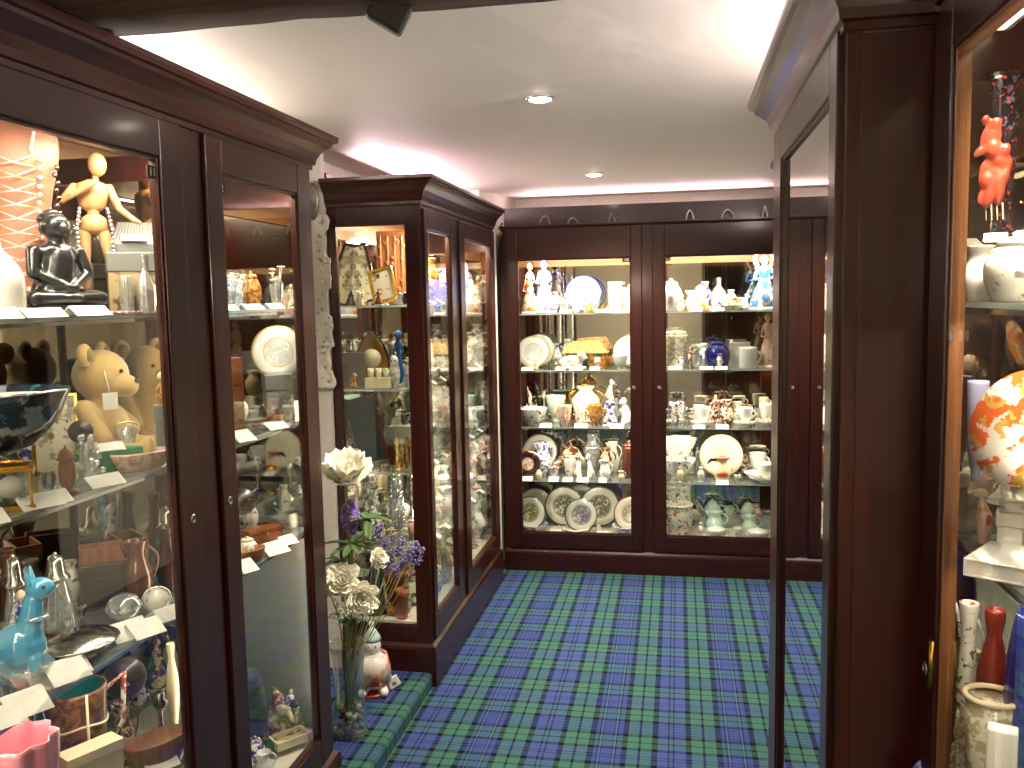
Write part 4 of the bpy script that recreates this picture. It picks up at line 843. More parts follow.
L(owl,(155,290,162,308),Z1,'tiny amber bird ornament beside the door stile on the top shelf','ornament',X=-1.18,mat='amber')
L(card,(20,298,62,313),Z1,'white price card under the black seated statue','price card',X=-1.165,rz=1.2)
L(card,(68,297,106,313),Z1,'white price card at the feet of the wooden mannequin','price card',X=-1.165,rz=1.2)
L(card,(-14,294,16,312),Z1,'white price card in front of the white vase at the left edge','price card',X=-1.17,rz=1.2)
L(card,(122,219,146,230),Z1+.165,'white price card lying on the stringed instrument','price card',X=-1.23)
# shelf 2
L(teddy,(58,346,150,466),Z2,'large golden plush teddy bear sitting on the second shelf','teddy bear',X=-1.325,rz=.3)
L(art_bowl,(-64,390,68,492),Z2,'dark iridescent footed glass bowl with white lining','bowl',X=-1.26)
L(frame,(36,392,80,482),Z2,'gilt framed sepia picture leaning behind the iridescent bowl','picture',X=-1.34,fm='gold',pic='print_sepia',bw=.09)
L(carriage_clock,(-8,462,34,512),Z2,'small gilt carriage clock in the left foreground','clock',X=-1.20)
L(lighthouse,(58,445,79,498),Z2,'turned wooden figure with pale cap standing at the shelf edge','ornament',X=-1.185)
L(hand_mirror,(72,420,95,470),Z2,'dark oval hand mirror leaning against the teddy bear','hand mirror',X=-1.29)
L(cbox,(76,449,138,476),Z2,'bright green cloth covered box in front of the teddy bear','box',X=-1.255,mat='felt_green',d=.06,rz=.95,knob='gold')
L(bucket,(116,422,138,452),Z2+.047,'small clear glass bucket standing on the green box','bucket',X=-1.25)
L(card,(92,438,122,450),Z2+.047,'white price card on the lid of the green box','price card',X=-1.25,rz=.9)
L(oval_dish,(112,456,174,474),Z2,'pink and white oval dish beside the green box','dish',X=-1.185,mat='pink_gold',inner='white_china',rz=1.0)
L(shell_cluster,(140,446,160,462),Z2+.012,'small silver trinket pile lying in the oval dish','trinkets',X=-1.19,mat='silver',n=14)
L(figurine,(156,370,172,405),Z2+.07,'carved amber figure against the right door stile','figurine',X=-1.18,mat='carved_amber',rz=.6)
L(cbox,(158,404,174,446),Z2,'grey metal box under the carved amber figure','box',X=-1.18,mat='grey_tin',d=.04)
for bx,lb in (((28,478,66,496),'white price card behind the gilt clock'),((16,498,58,516),'white price card beside the gilt clock on the shelf edge'),((84,474,120,490),'white price card in front of the green box'),((-30,510,2,530),'white price card at the far left end of the second shelf')):
    L(card,bx,Z2,lb,'price card',X=-1.17,rz=1.15)
o=beads(0,0,'silver',[(.03*cos(a),.015*sin(a),.003) for a in [i*.4 for i in range(17)]],r=.002); p_=on(54,497,2,Z2); o.location=(p_.x,p_.y,Z2); tag(o,'thin silver chain coiled beside the turned wooden figure','chain')
# shelf 3
L(glass_llama,(-4,568,48,668),Z3,'pale blue glass llama ornament with a white collar','glass ornament',X=-1.255,rz=.45)
L(silver_top_bottle,(42,550,78,634),Z3,'glass decanter with a bell shaped silver top behind the blue llama','decanter',X=-1.37)
L(silver_top_bottle,(4,552,34,640),Z3,'silver topped glass decanter partly hidden by the blue llama ears','decanter',X=-1.40)
L(lidded_dish,(36,604,118,672),Z3,'round silver dish with a bird shaped finial','dish',X=-1.225)
L(paperweight,(107,594,142,634),Z3,'clear cut glass globe on the third shelf','paperweight',X=-1.26)
L(dome_bell,(100,560,138,604),Z3,'brass domed desk bell behind the glass globe','bell',X=-1.36)
L(oval_frame,(143,586,171,618),Z3,'round silver framed portrait at the right end of the third shelf','picture frame',X=-1.21)
L(tray,(82,545,128,562),Z3+.10,'small wooden tray raised behind the domed bell','tray',X=-1.37,d=.06)
L(cbox,(84,560,126,606),Z3,'dark wooden box under the raised tray','box',X=-1.37,mat='mahogany_dark',d=.06)
L(bowl,(2,672,52,712),Z3,'ribbed clear glass bowl in the lower left foreground','bowl',X=-1.215,mat='crystal',lob=9,la=.06)
for bx,lb in (((40,598,84,620),'white price card leaning in front of the silver topped decanter'),((26,620,68,644),'white price card touching the rim of the silver dish'),((2,640,42,668),'white price card at the feet of the blue llama'),((44,628,82,652),'white price card lying over the silver dish'),((106,606,144,628),'white price card in front of the glass globe'),((126,626,158,646),'white price card at the shelf edge below the glass globe'),((152,612,182,628),'white price card under the round silver portrait'),((-12,720,18,744),'white price card at the near end of the third shelf')):
    L(card,bx,Z3+(.012 if 'lying' in lb else 0),lb,'price card',X=-1.165 if bx[0] in(126,152,-12,44,2) else -1.195,rz=1.1)
# bottom shelf
L(boot_mug,(55,682,112,768),Z4,'brown basketweave tankard with green lining and ivory trim','tankard',X=-1.26,rz=.9)
L(vase,(-12,736,62,880),Z4,'pink ruffled glass bowl in the bottom left corner','bowl',X=-1.20,mat='pink_glassware',k='cup',name='ruffled_bowl',lob=9,la=.10)
L(book,(68,742,124,880),Z4,'old book standing in front of the basketweave tankard','book',X=-1.18,mat='paper_aged',d=.05,rz=1.1)
L(oval_dish,(126,735,190,768),Z4,'carved oval wooden dish at the foot of door 11','dish',X=-1.19,rz=1.0)
L(card,(140,738,172,760),Z4+.012,'white price card standing in the oval wooden dish','price card',X=-1.19,rz=1.0)
L(hand_mirror,(110,655,150,745),Z4,'tall dark oval mirror leaning behind the basketweave tankard','hand mirror',X=-1.29)
L(candlestick,(150,690,176,760),Z4,'dark turned candlestick on the lowest left shelf','candlestick',X=-1.21,mat='dark_silver')
L(card,(44,733,60,760),Z4,'white price card between the ruffled bowl and the tankard','price card',X=-1.3)
L(jug,(120,540,160,590),Z3,'brown glazed jug in the far corner of the third shelf','jug',X=-1.27,mat='brown_china')
L(vase,(170,640,182,690),Z4,'small beige vase beside the door stile low down','vase',X=-1.22,mat='ivory')
for gen,bx,z,X_,mt,lb,ct in ((jug,(0,548,26,640),Z3,-1.44,'brown_china','brown jug at the back of the third shelf behind the blue llama','jug'),
  (vase,(60,560,84,628),Z3,-1.43,'print_grey','grey printed vase behind the silver dish','vase'),
  (jar,(20,430,44,500),Z2,-1.43,'imari','red and blue jar behind the gilt picture frame','jar'),
  (cup,(40,500,60,520),Z2,-1.22,'crystal','clear glass cup beside the gilt clock','cup'),
  (vase,(30,690,56,860),Z4,-1.36,'teal_glass','teal glass vase left of the basketweave tankard','vase'),
  (jug,(112,700,140,800),Z4,-1.27,'brown_band','brown banded jug right of the basketweave tankard','jug')):
    L(gen,bx,z,lb,ct,X=X_,mat=mt)
# ------------------------------------------------------------ left cabinet, door 2
L(jar,(243,268,262,303),Z1,'carved amber lidded jar on the top shelf behind door 2','jar',X=-1.235,mat='carved_amber',k='jar')
L(posy,(222,272,242,305),Z1,'white china posy left of the carved amber jar','ornament',X=-1.19,seed=3)
L(posy,(266,262,288,303),Z1,'white china posy right of the carved amber jar','ornament',X=-1.195,seed=5)
L(figurine,(287,284,296,305),Z1,'tiny cream figure beside the light wooden edge of door 2','figurine',X=-1.17,mat='twig')
for bx,lb in (((221,300,236,309),'white price card below the left china posy'),((240,300,262,309),'white price card below the carved amber jar'),((264,300,282,309),'white price card below the right china posy')):
    L(card,bx,Z1,lb,'price card',X=-1.165,rz=1.1)
def drawers(w,h,**k):
    R=P('wooden_box_of_drawers'); d=w*.8; b=MB(); b.box(-w/2,w/2,-d/2,d/2,0,h); b.build('case','box_wood',R,.002)
    for i in range(3): b=MB(); z=h*(.06+.3*i); b.box(-w*.42,w*.42,-d/2-.004,-d/2-.0005,z,z+h*.27); o=b.build('drawer','box_wood',R,.001); b=MB(); b.ell((0,-d/2-.006,z+h*.135),.003,8); b.build('knob','brass',o)
    return R
L(drawers,(220,358,244,440),Z2,'tall orange wooden box of drawers on the second shelf behind door 2','box',X=-1.22)
L(plate,(270,326,289,350),Z2+.13,'white plate standing on a shelf riser behind door 2','plate',X=-1.205,mat='pl_goldrim')
L(cbox,(266,374,292,420),Z2,'pale riser block under the white plate','block',X=-1.20,mat='grey_tin',d=.06)
L(tray,(236,416,290,432),Z2,'grey pewter tray behind the tobacco pipe','tray',X=-1.23,mat='silver',rz=.9)
L(wooden_pipe,(250,424,286,436),Z2,'brown wooden tobacco pipe lying on the second shelf','pipe',X=-1.18,rz=1.1)
for bx,lb in (((228,434,250,450),'white price card below the wooden box of drawers'),((262,428,286,438),'white price card under the tobacco pipe')):
    L(card,bx,Z2,lb,'price card',X=-1.16,rz=1.15)
L(dog,(240,402,268,422),Z2,'dark horse figure lying beside the pewter tray','figurine',X=-1.27,mat='dark_silver',lying=True)
L(jar,(238,534,258,560),Z3,'green and white lidded jar on the third shelf behind door 2','jar',X=-1.20,mat='green_white',trim='ivory')
L(cbox,(244,528,281,552),Z3,'brown wooden trinket box beside the green and white jar','box',X=-1.235,mat='box_wood',d=.05,rz=1.0,knob='brass')
L(oval_dish,(233,552,268,566),Z3,'brown wooden dish under the green and white jar','dish',X=-1.17,rz=1.1)
L(tray,(282,526,303,540),Z3,'pewter ink tray at the right end of the third shelf','tray',X=-1.22,mat='dark_silver',rz=1.0)
L(hand_mirror,(232,488,258,545),Z3,'dark round topped hand mirror in the corner of the third shelf','hand mirror',X=-1.28)
for bx,lb in (((234,562,252,578),'white price card at the left end of the third shelf behind door 2'),((258,546,284,562),'white price card in front of the brown trinket box'),((276,518,294,530),'white price card on the pewter ink tray')):
    L(card,bx,Z3,lb,'price card',X=-1.16,rz=1.1)
Z5=.221
L(gnome,(262,688,306,768),Z5,'painted group of gnome figures in red and green hats','figurine',X=-1.25)
def bust(w,h,**k):
    R=P('round_box'); b=MB(); b.lathe([(w*.5,0),(w*.5,h*.8),(w*.46,h*.92),(w*.3,h)],30); b.build('box_body','black_matte',R); return R
def hat(w,h,**k):
    R=P('bowler_hat'); b=MB(); b.lathe([(w*.5,h*.03),(w*.49,h*.05),(w*.36,h*.07),(w*.36,h*.4),(w*.33,h*.75),(w*.2,h*.97),(0.001,h)],32); b.build('crown','black_matte',R); b=MB(); b.lathe([(w*.37,h*.08),(w*.37,h*.22)],32,caps=False); b.build('band','black_gloss',R); return R
L(hat,(222,662,276,760),Z5,'large black rounded hat at the bottom behind door 2','hat',X=-1.31)
L(tray,(272,764,308,772),Z5,'pale tiled stand at the front at the bottom behind door 2','stand',X=-1.2,mat='ivory',rz=.9)
L(figurine,(284,690,300,750),Z5,'pale blue and white slim figure behind the gnome group','figurine',X=-1.25,mat='blue_white')
# ------------------------------------------------------------ back cabinet, left door (18)
K1,K2,K3,K4,K5=1.503,1.177,.845,.529,.206
def B(gen,box,z,lab,cat,Y=5.08,**k): return put(gen,box,z,lab,cat,Y=Y,**k)
B(figurine,(521,274,536,312),K1,'white and orange flowered figurine at the left end of the top back shelf','figurine',5.05,mat='orange_white')
B(figurine,(533,260,556,312),K1,'tall white figurine with a blue ribbon on the top back shelf','figurine',5.10,mat='white_lilac',hair='cobalt')
B(figurine,(523,262,538,308),K1,'blue and white figurine behind the orange flowered figurine','figurine',5.22,mat='blue_white',hair='brown_china')
B(posy,(556,292,572,312),K1,'small green and white posy left of the blue rimmed plate','ornament',5.05,mat='green_white',seed=8)
B(plate,(563,276,604,312),K1,'large blue and white plate standing on the top back shelf','plate',5.18,mat='pl_blue')
B(pyramid,(584,297,596,312),K1,'small orange shell pyramid in front of the blue and white plate','ornament',5.04,mat='amber_cottage')
B(crystal,(608,282,622,311),K1,'clear glass celery vase on the top back shelf','vase',5.20,k='cyl')
B(figurine,(624,284,636,312),K1,'white and gold figurine at the right end of the top back shelf','figurine',5.06,mat='gold_white')
B(card,(560,308,572,313),K1,'white price card below the green and white posy','price card',5.0)
B(card,(596,308,610,313),K1,'white price card right of the blue and white plate','price card',5.0)
B(plate,(518,336,549,369),K2,'white gilt rimmed plate at the left end of the second back shelf','plate',5.10,mat='pl_goldrim')
B(plate,(526,334,553,366),K2,'grey edged plate just behind the white gilt rimmed plate','plate',5.24,mat='pl_silver')
B(cottage,(565,340,607,369),K2,'amber pottery cottage with a thatched roof','cottage',5.14)
B(dog,(556,352,586,370),K2,'white and brown resting sheep figurine before the amber cottage','figurine',5.03,mat='sheep',lying=True,face=1)
B(plate,(614,336,645,369),K2,'white plate partly hidden by the middle stile of the back cabinet','plate',5.12,mat='pl_goldrim')
B(bowl,(612,356,628,370),K2,'small white cup shaped bowl in front of the right hand white plate','bowl',5.03)
for bx,z,lb in (((556,366,566,371),K2,'white price card left of the sheep figurine'),((570,366,583,371),K2,'white price card below the sheep figurine'),((590,366,600,371),K2,'white price card below the amber cottage'),((522,366,534,371),K2,'white price card below the white gilt rimmed plate')):
    B(card,bx,z,lb,'price card',4.995)
B(gnome,(524,386,540,412),K3,'brown and red figure group on the third back shelf','figurine',5.20,mat='brown_floral')
B(bowl,(518,410,548,427),K3,'white bowl with black flowers at the left of the third back shelf','bowl',5.06,mat='black_white')
B(bowl,(546,396,566,426),K3,'white footed bowl with a pale green band on the third back shelf','bowl',5.20,mat='mint_china')
B(urn,(566,376,606,426),K3,'large two handled urn with gilt handles on the third back shelf','urn',5.22,mat='gold_white')
for i,(bx,lb) in enumerate((((556,406,574,426),'amber and white cup left of the gilt urn'),((572,408,588,426),'amber cup with dark flowers in front of the gilt urn'),((586,406,604,426),'amber cup with gold rim right of the gilt urn'))):
    B(cup,bx,K3,lb,'cup',5.05+.02*i,mat=('pink_gold','orange_floral','carved_amber')[i],side=1 if i else -1)
B(figurine,(602,394,618,427),K3,'white figurine with blue flowers on the third back shelf','figurine',5.06,mat='imari')
B(dog,(618,396,634,426),K3,'white spaniel with black patches beside the middle stile','figurine',5.08,mat='black_white',face=-1)
B(dog,(604,378,616,400),K3+.12,'small white china bird perched high behind the blue flowered figurine','figurine',5.28,mat='white_china')
B(cbox,(602,398,618,424),K3,'glass block carrying the small china bird','block',5.29,mat='crystal',d=.05)
for bx,z,lb in (((540,423,552,429),K3,'white price card below the black flowered bowl'),((575,423,588,429),K3,'white price card below the amber cup with dark flowers'),((610,423,624,429),K3,'white price card below the blue flowered figurine')):
    B(card,bx,z,lb,'price card',4.995)
B(plate,(517,450,539,480),K4,'dark plate with a cream medallion on the fourth back shelf','plate',5.06,mat='pl_dark')
B(jug,(530,443,556,470),K4,'blue and white transfer jug on the fourth back shelf','jug',5.16,mat='blue_white',side=1)
B(plate,(531,434,550,470),K4,'pale green oval plate behind the blue and white jug','plate',5.30,mat='pl_silver')
B(posy,(546,462,562,481),K4,'small pink and white posy on the fourth back shelf','ornament',5.04,mat='pink_gold',seed=11)
B(tureen,(558,442,584,472),K4,'cream lidded tureen with a dark landscape print','tureen',5.20,mat='brown_band')
B(cup,(562,462,578,480),K4,'cream printed cup in front of the lidded tureen','cup',5.08,mat='print_grey')
B(dog,(574,452,584,479),K4,'left one of two white dogs with black ears on the fourth back shelf','figurine',5.05,mat='white_china',spots='black_gloss')
B(dog,(585,452,595,479),K4,'right one of two white dogs with black ears on the fourth back shelf','figurine',5.05,mat='white_china',spots='black_gloss',face=-1)
B(crystal,(584,434,600,468),K4,'pale green lustre vase behind the two white dogs','vase',5.27,k='urn')
B(jug,(596,448,616,474),K4,'brown banded jug at the right of the fourth back shelf','jug',5.18,mat='brown_band')
B(jug,(597,460,613,482),K4,'small white floral jug in front of the brown banded jug','jug',5.03,mat='floral')
B(jug,(604,442,622,470),K4,'cream jug with a brown collar at the back of the fourth shelf','jug',5.29,mat='gold_white')
B(jar,(622,440,636,480),K4,'brown ribbed storage jar beside the middle stile','jar',5.12,mat='brown_china',k='cyl')
for bx,z,lb in (((522,477,533,483),K4,'white price card below the dark medallion plate'),((549,477,559,483),K4,'white price card below the pink and white posy'),((563,477,573,483),K4,'white price card below the cream printed cup'),((577,477,589,483),K4,'white price card below the two white dogs'),((599,477,607,483),K4,'white price card below the small floral jug')):
    B(card,bx,z,lb,'price card',4.995)
B(plate,(517,496,543,524),K5,'cream plate with a green floral centre at the left of the bottom back shelf','plate',5.10,mat='pl_floral')
B(plate,(524,488,548,516),K5,'pale green plate behind the green floral plate','plate',5.28,mat='pl_cream')
B(plate,(547,486,582,523),K5,'left of two large sepia scene plates on the bottom back shelf','plate',5.22,mat='pl_sepia')
B(plate,(583,486,617,522),K5,'right of two large sepia scene plates on the bottom back shelf','plate',5.22,mat='pl_sepia')
B(plate,(567,498,596,528),K5,'smaller plate with a purple scene standing between the sepia plates','plate',5.09,mat='pl_purple')
B(plate,(621,496,642,524),K5,'orange rimmed plate partly hidden by the middle stile','plate',5.12,mat='pl_orange')
B(plate,(562,484,600,505),K5,'dark green rimmed plate rising behind the two sepia plates','plate',5.33,mat='pl_silver')
B(flat_dish,(520,523,548,531),K5,'oval blue and white dish lying at the left of the bottom back shelf','dish',5.06,mat='blue_white')
B(flat_dish,(612,523,640,532),K5,'oval blue and white dish lying beside the middle stile','dish',5.06,mat='blue_white')
B(flat_dish,(562,527,590,533),K5,'cream dish with a dark rim lying in front of the purple scene plate','dish',5.03,mat='gold_white')
for bx,lb in (((550,521,562,530),'white price card below the left sepia scene plate'),((597,521,609,529),'white price card below the right sepia scene plate')):
    B(card,bx,K5,lb,'price card',5.0)
# back cabinet, right door (13)
B(jar,(660,276,682,311),K1,'white lidded vase with a lilac collar on the top back shelf','vase',5.08,mat='white_china',trim='lilac_china',k='jar')
B(pyramid,(691,285,709,312),K1,'white and orange shell pyramid on the top back shelf','ornament',5.07)
B(cup,(720,296,746,306),K1+.012,'gilt flowered teacup on the top back shelf','cup',5.08,mat='orange_floral')
B(saucer,(716,306,746,311),K1,'white saucer under the gilt flowered teacup','saucer',5.08,mat='gold_white')
B(fairy,(748,256,780,309),K1,'tall blue and white fairy figurine standing on a twisted branch','figurine',5.10)
B(crystal,(712,278,726,308),K1,'clear glass vase behind the gilt flowered teacup','vase',5.27,k='bottle')
B(card,(690,307,702,312),K1,'white price card below the shell pyramid','price card',5.0)
B(card,(712,307,724,312),K1,'white price card below the gilt flowered teacup','price card',5.0)
B(jar,(664,328,688,368),K2,'cream lattice biscuit barrel on the second back shelf','jar',5.10,mat='lattice',k='cyl')
B(posy,(687,342,706,369),K2,'small yellow and green posy beside the biscuit barrel','ornament',5.06,mat='green_white',seed=21)
B(jar,(705,336,730,367),K2,'cobalt blue ginger jar on the second back shelf','jar',5.10,mat='cobalt',k='jar')
B(frame,(729,342,750,368),K2,'white album standing at the middle of the second back shelf','album',5.17,fm='white_china',pic='plastic_white',lean=.05)
B(mug,(736,347,760,369),K2,'plain white mug on the second back shelf','mug',5.06)
B(doll,(757,312,778,368),K2,'doll in a pink and gold dress on the second back shelf','doll',5.12)
for bx,lb in (((668,365,682,370),'white price card below the lattice biscuit barrel'),((700,365,713,370),'white price card below the yellow and green posy'),((715,365,727,370),'white price card below the cobalt ginger jar')):
    B(card,bx,K2,lb,'price card',4.995)
def cupset(bx,z,y,lab,mat,side=1,hh=.3):
    x0,y0,x1,y1=bx
    B(saucer,(x0,y1-5,x1,y1),z,'saucer under the '+lab,'saucer',y,mat=mat); w=(x1-x0); s=dist((0,y,z))/F
    o=B(cup,(x0+w*.16,y0,x1-w*.06,y1-4),z+.022,lab,'cup',y,mat=mat,side=side)
cupset((663,404,688,427),K3,5.10,'white and blue teacup at the left of the third back shelf','imari')
cupset((688,396,708,412),K3,5.28,'gold banded teacup at the back of the third shelf','gold_white')
cupset((690,408,714,427),K3,5.07,'white gilt teacup in the middle of the third back shelf','white_china')
B(shell_cluster,(704,398,724,424),K3,'brown and gold flowered lustre ornament on the third back shelf','ornament',5.20,mat='brown_floral',n=30)
B(jug,(716,400,736,423),K3,'brown and gold flowered jug on the third back shelf','jug',5.12,mat='brown_floral')
B(jug,(730,398,746,418),K3,'rust and gold small jug at the back of the third shelf','jug',5.26,mat='orange_floral')
cupset((733,408,756,427),K3,5.06,'plain white teacup right of the flowered jug','white_china')
cupset((754,404,776,426),K3,5.10,'white and gold teacup at the right end of the third back shelf','gold_white')
B(mug,(757,398,770,410),K3+.075,'cream beaker stacked on a small block at the right of the third shelf','beaker',5.26,mat='ivory')
B(cbox,(755,410,773,424),K3,'glass block at the right end of the third shelf','block',5.27,mat='crystal',d=.06)
B(card,(716,422,728,428),K3,'white price card below the brown flowered jug','price card',4.995)
B(card,(693,424,705,429),K3,'white price card below the middle gilt teacup','price card',4.995)
B(bowl,(662,438,695,460),K4+.085,'upper one of two stacked fluted bowls with grey flowers','bowl',5.17,mat='print_grey',lob=7,la=.1)
B(bowl,(662,458,694,483),K4,'lower one of two stacked fluted bowls with grey flowers','bowl',5.10,mat='black_white',lob=7,la=.1)
B(plate,(698,434,744,478),K4,'large cream plate standing on the fourth back shelf','plate',5.20,mat='pl_cream')
B(parrot_jug,(710,456,734,481),K4,'red and cream bird shaped jug in front of the large cream plate','jug',5.05)
cupset((742,448,770,470),K4,5.26,'white teacup on the stack of saucers behind','white_china')
B(flat_dish,(744,462,768,470),K4,'stack of white saucers on the fourth back shelf','saucers',5.12,mat='white_china')
cupset((750,466,780,485),K4,5.06,'white teacup at the right front of the fourth back shelf','white_china')
B(card,(716,480,728,486),K4,'white price card below the bird shaped jug','price card',4.995)
B(vase,(664,484,691,512),K5+.02,'cream patterned planter at the back left of the bottom right shelf','planter',5.26,mat='green_floral',k='pot')
B(vase,(662,503,693,535),K5,'cream cache pot with orange flowers on the bottom shelf','planter',5.08,mat='orange_floral',k='cache')
B(teapot,(699,494,726,512),K5+.06,'pale mint teapot at the back of the bottom right shelf','teapot',5.28,side=1)
B(cbox,(700,510,770,524),K5,'clear riser shelf behind the mint tea service','riser',5.29,mat='crystal',d=.08)
B(jug,(702,507,728,531),K5,'pale mint coffee pot in front of the back teapot','coffee pot',5.12,mat='mint_china',lid=True)
B(teapot,(736,496,760,513),K5+.06,'mint teapot with a yellow knob at the back right','teapot',5.28,trim='green_white')
B(jug,(738,512,762,533),K5,'pale mint covered jug at the right of the bottom shelf','jug',5.12,mat='mint_china',lid=True)
B(cup,(723,503,736,514),K5+.06,'small mint cup between the two back teapots','cup',5.27,mat='mint_china')
B(tureen,(704,522,728,536),K5,'small white covered sugar bowl at the front of the bottom shelf','sugar bowl',5.02,mat='white_china')
B(tureen,(745,524,770,537),K5,'white covered butter dish at the right front of the bottom shelf','butter dish',5.02,mat='white_china')
B(cup,(731,525,744,536),K5,'small white cup between the sugar bowl and the butter dish','cup',5.02,mat='floral')
# ------------------------------------------------------------ near right cabinet
def Rr(gen,box,z,lab,cat,X=.46,rz=-.35,**k): return put(gen,box,z,lab,cat,X=X,rz=rz,**k)
Rr(dragon_vase,(966,84,1014,306),1.58,'tall black vase with orange red dragon relief at the right edge','vase',X=.475)
Rr(jar,(986,226,1046,304),1.58,'white porcelain jar with small printed flowers at the right edge','jar',X=.455,mat='print_grey')
Rr(posy,(1000,178,1050,240),1.66,'gold and silver foil flower spray above the porcelain jar','ornament',X=.52,mat='gold',seed=31)
Rr(card,(985,230,1006,244),1.665,'white price card leaning on the black vase','price card',X=.45)
Rr(cup,(962,384,988,424),1.22+.09,'blue and pink shell shaped cup low in the right hand cabinet','cup',X=.44,mat='lilac_china')
Rr(candlestick,(958,420,980,520),1.22,'clear glass candlestick beside the pale glazing bead','candlestick',X=.455,mat='crystal')
def fishdish(w,h,**k):
    R=P('art_glass_plate'); b=MB(); r=h/2
    b.lathe([(0,0),(.6,.03),(1,.16),(1,.19),(.6,.07),(0,.04)],40,caps=False,lob=0); o=b.build('plate_body','fish_plate',R); o.scale=(r,r,r); o.rotation_euler=(PI/2-.3,0,0); o.location=(0,0,r*.96)
    b=MB(); b.tube([(-r*.4,-.02,0.003),(-r*.4,.05,.003),(-r*.3,.05,r)],.002,5); b.tube([(r*.4,-.02,.003),(r*.4,.05,.003),(r*.3,.05,r)],.002,5); b.build('easel','brass',R); return R
Rr(fishdish,(990,368,1072,482),1.22+.105,'orange and clear art glass plate leaning at the right edge','plate',X=.475,rz=-.9)
Rr(cbox,(1004,482,1056,556),1.22,'clear riser under the orange art glass plate','riser',X=.475,mat='vase_glass',d=.06,rz=-.4)
def fish(w,h,**k):
    R=P('fish_ornament'); b=MB(); b.limb((0,0,h*.15),w*.2,(0,0,h*.55),w*.26,12); b.limb((0,0,h*.55),w*.25,(-w*.1,0,h*.85),w*.1,10); o=b.build('body','pink_gold',R); remesh(o,.003,2)
    b=MB(); b.ell((-w*.12,0,h*.92),(w*.26,w*.06,h*.08),10); b.build('tail','ivory',R); b=MB(); b.ell((w*.12,-w*.2,h*.5),(w*.14,w*.04,h*.1),8); b.build('fin','red_orange',R); return R
Rr(fish,(968,488,998,552),1.22,'pink fish ornament standing upright near the pale glazing bead','ornament',X=.44)
Rr(cbox,(998,510,1020,540),1.22,'small cream gift box beside the pink fish ornament','box',X=.46,mat='card',d=.03)
def wbook(w,h,**k): return book(w,h,'white_china','card',d=.11)
Rr(wbook,(980,572,1066,590),1.22,'white book lying on the second shelf at the right edge','book',X=.45,rz=-.6)
Rr(posy,(985,535,1015,556),1.24,'white frilled china flowers behind the white book','ornament',X=.50,seed=35)
Q3=.87
Rr(vase,(974,604,1004,764),Q3,'red glass vase on the third shelf of the right hand cabinet','vase',X=.45,mat='red',k='urn')
Rr(vase,(1003,570,1056,775),Q3,'dark blue starry vase on the third shelf at the right edge','vase',X=.48,mat='cobalt',k='jar')
Rr(jug,(948,600,980,756),Q3,'cream jug with a red rim beside the pale glazing bead','jug',X=.43,mat='floral')
def basket(w,h,mat='ivory',**k):
    R=P('wicker_basket'); b=MB(); b.lathe([(.34*w,0),(.36*w,h*.02),(.46*w,h*.85)],30); b.build('basket_body','lattice',R); b=MB(); b.tube([(.46*w*cos(a),.46*w*sin(a),h*.88) for a in [2*PI*i/28 for i in range(28)]],w*.055,8,closed=True); b.build('rim','ivory',R); return R
Rr(basket,(962,676,1014,790),Q3,'cream wicker basket pot with a thick rolled rim','basket',X=.43)
Rr(shell_cluster,(950,650,972,770),Q3,'green leafy ornament beside the cream jug','ornament',X=.425,mat='green_leaf',n=60)
Rr(shell_cluster,(948,700,972,800),Q3,'white shell encrusted ornament in front of the green leafy one','ornament',X=.41,mat='lattice',n=60,seed=6)
Rr(cbox,(986,722,1010,800),Q3,'small white gift box in front of the wicker basket','box',X=.405,mat='card',d=.02)
Rr(shell_cluster,(1004,716,1044,800),Q3,'grey green coral ornament right of the wicker basket','ornament',X=.47,mat='mint_china',n=50,seed=8)
Rr(plate,(944,738,1000,790),.52+.16,'blue and white plate low in the right hand cabinet','plate',X=.45,mat='pl_blue')
Rr(cbox,(944,770,1000,800),.52,'dark riser block under the low blue and white plate','block',X=.46,mat='black_matte',d=.08)
Rr(card,(958,596,974,612),Q3,'white price card beside the cream jug with a red rim','price card',X=.42)
# a few things on the shelves of the protruding right cabinet
for i,(yy,z,gen,kw,lb) in enumerate(((2.2,.87,vase,dict(mat='white_china',k='urn'),'white china vase inside the protruding right cabinet'),(1.9,.87,bowl,dict(mat='floral'),'flowered bowl inside the protruding right cabinet'),(2.0,1.22,jar,dict(mat='imari'),'patterned lidded jar inside the protruding right cabinet'),(1.7,.52,vase,dict(mat='brown_china',k='pot'),'brown pot low inside the protruding right cabinet'))):
    o=gen(.1,.12,**kw); o.location=(.45,yy,z+.0006); tag(o,lb,'ornament')
# ------------------------------------------------------------ middle cabinet, glazed end
I1,I2,I3,I4,I5=1.578,1.235,.89,.56,.261
def I(gen,box,z,lab,cat,Y=3.50,rz=.1,**k): return put(gen,box,z,lab,cat,Y=Y,rz=rz,**k)
def tilt(o,ry): o.rotation_euler=(0,ry,o.rotation_euler.z); return o
o=I(frame,(346,243,374,305),I1,'dark framed sepia print leaning in the glazed end of the middle cabinet','picture',3.56,fm='black_gloss',pic='print_sepia',bw=.08); tilt(o,-.3); o.location.x+=.03; o.location.z+=.012
o=I(frame,(373,268,399,305),I1,'gilt framed icon leaning in front of the dark framed print','picture',3.47,fm='gold',pic='icon_print',bw=.13); tilt(o,-.25); o.location.z+=.012
def panel(w,h,**k):
    R=P('carved_panel'); b=MB(); b.box(-w/2,w/2,0,.012,0,h); b.build('board','carved_wood',R,.002); b=MB(); q=random.Random(5)
    for i in range(26): b.ell((q.uniform(-.4,.4)*w,-.003,q.uniform(.08,.9)*h),(w*.07,.006,w*.09),8)
    for x in (-.36,-.12,.12,.36): b.limb((x*w,-.002,.06*h),.006,(x*w,-.002,.92*h),.006,7)
    b.build('carving','carved_wood',R); return R
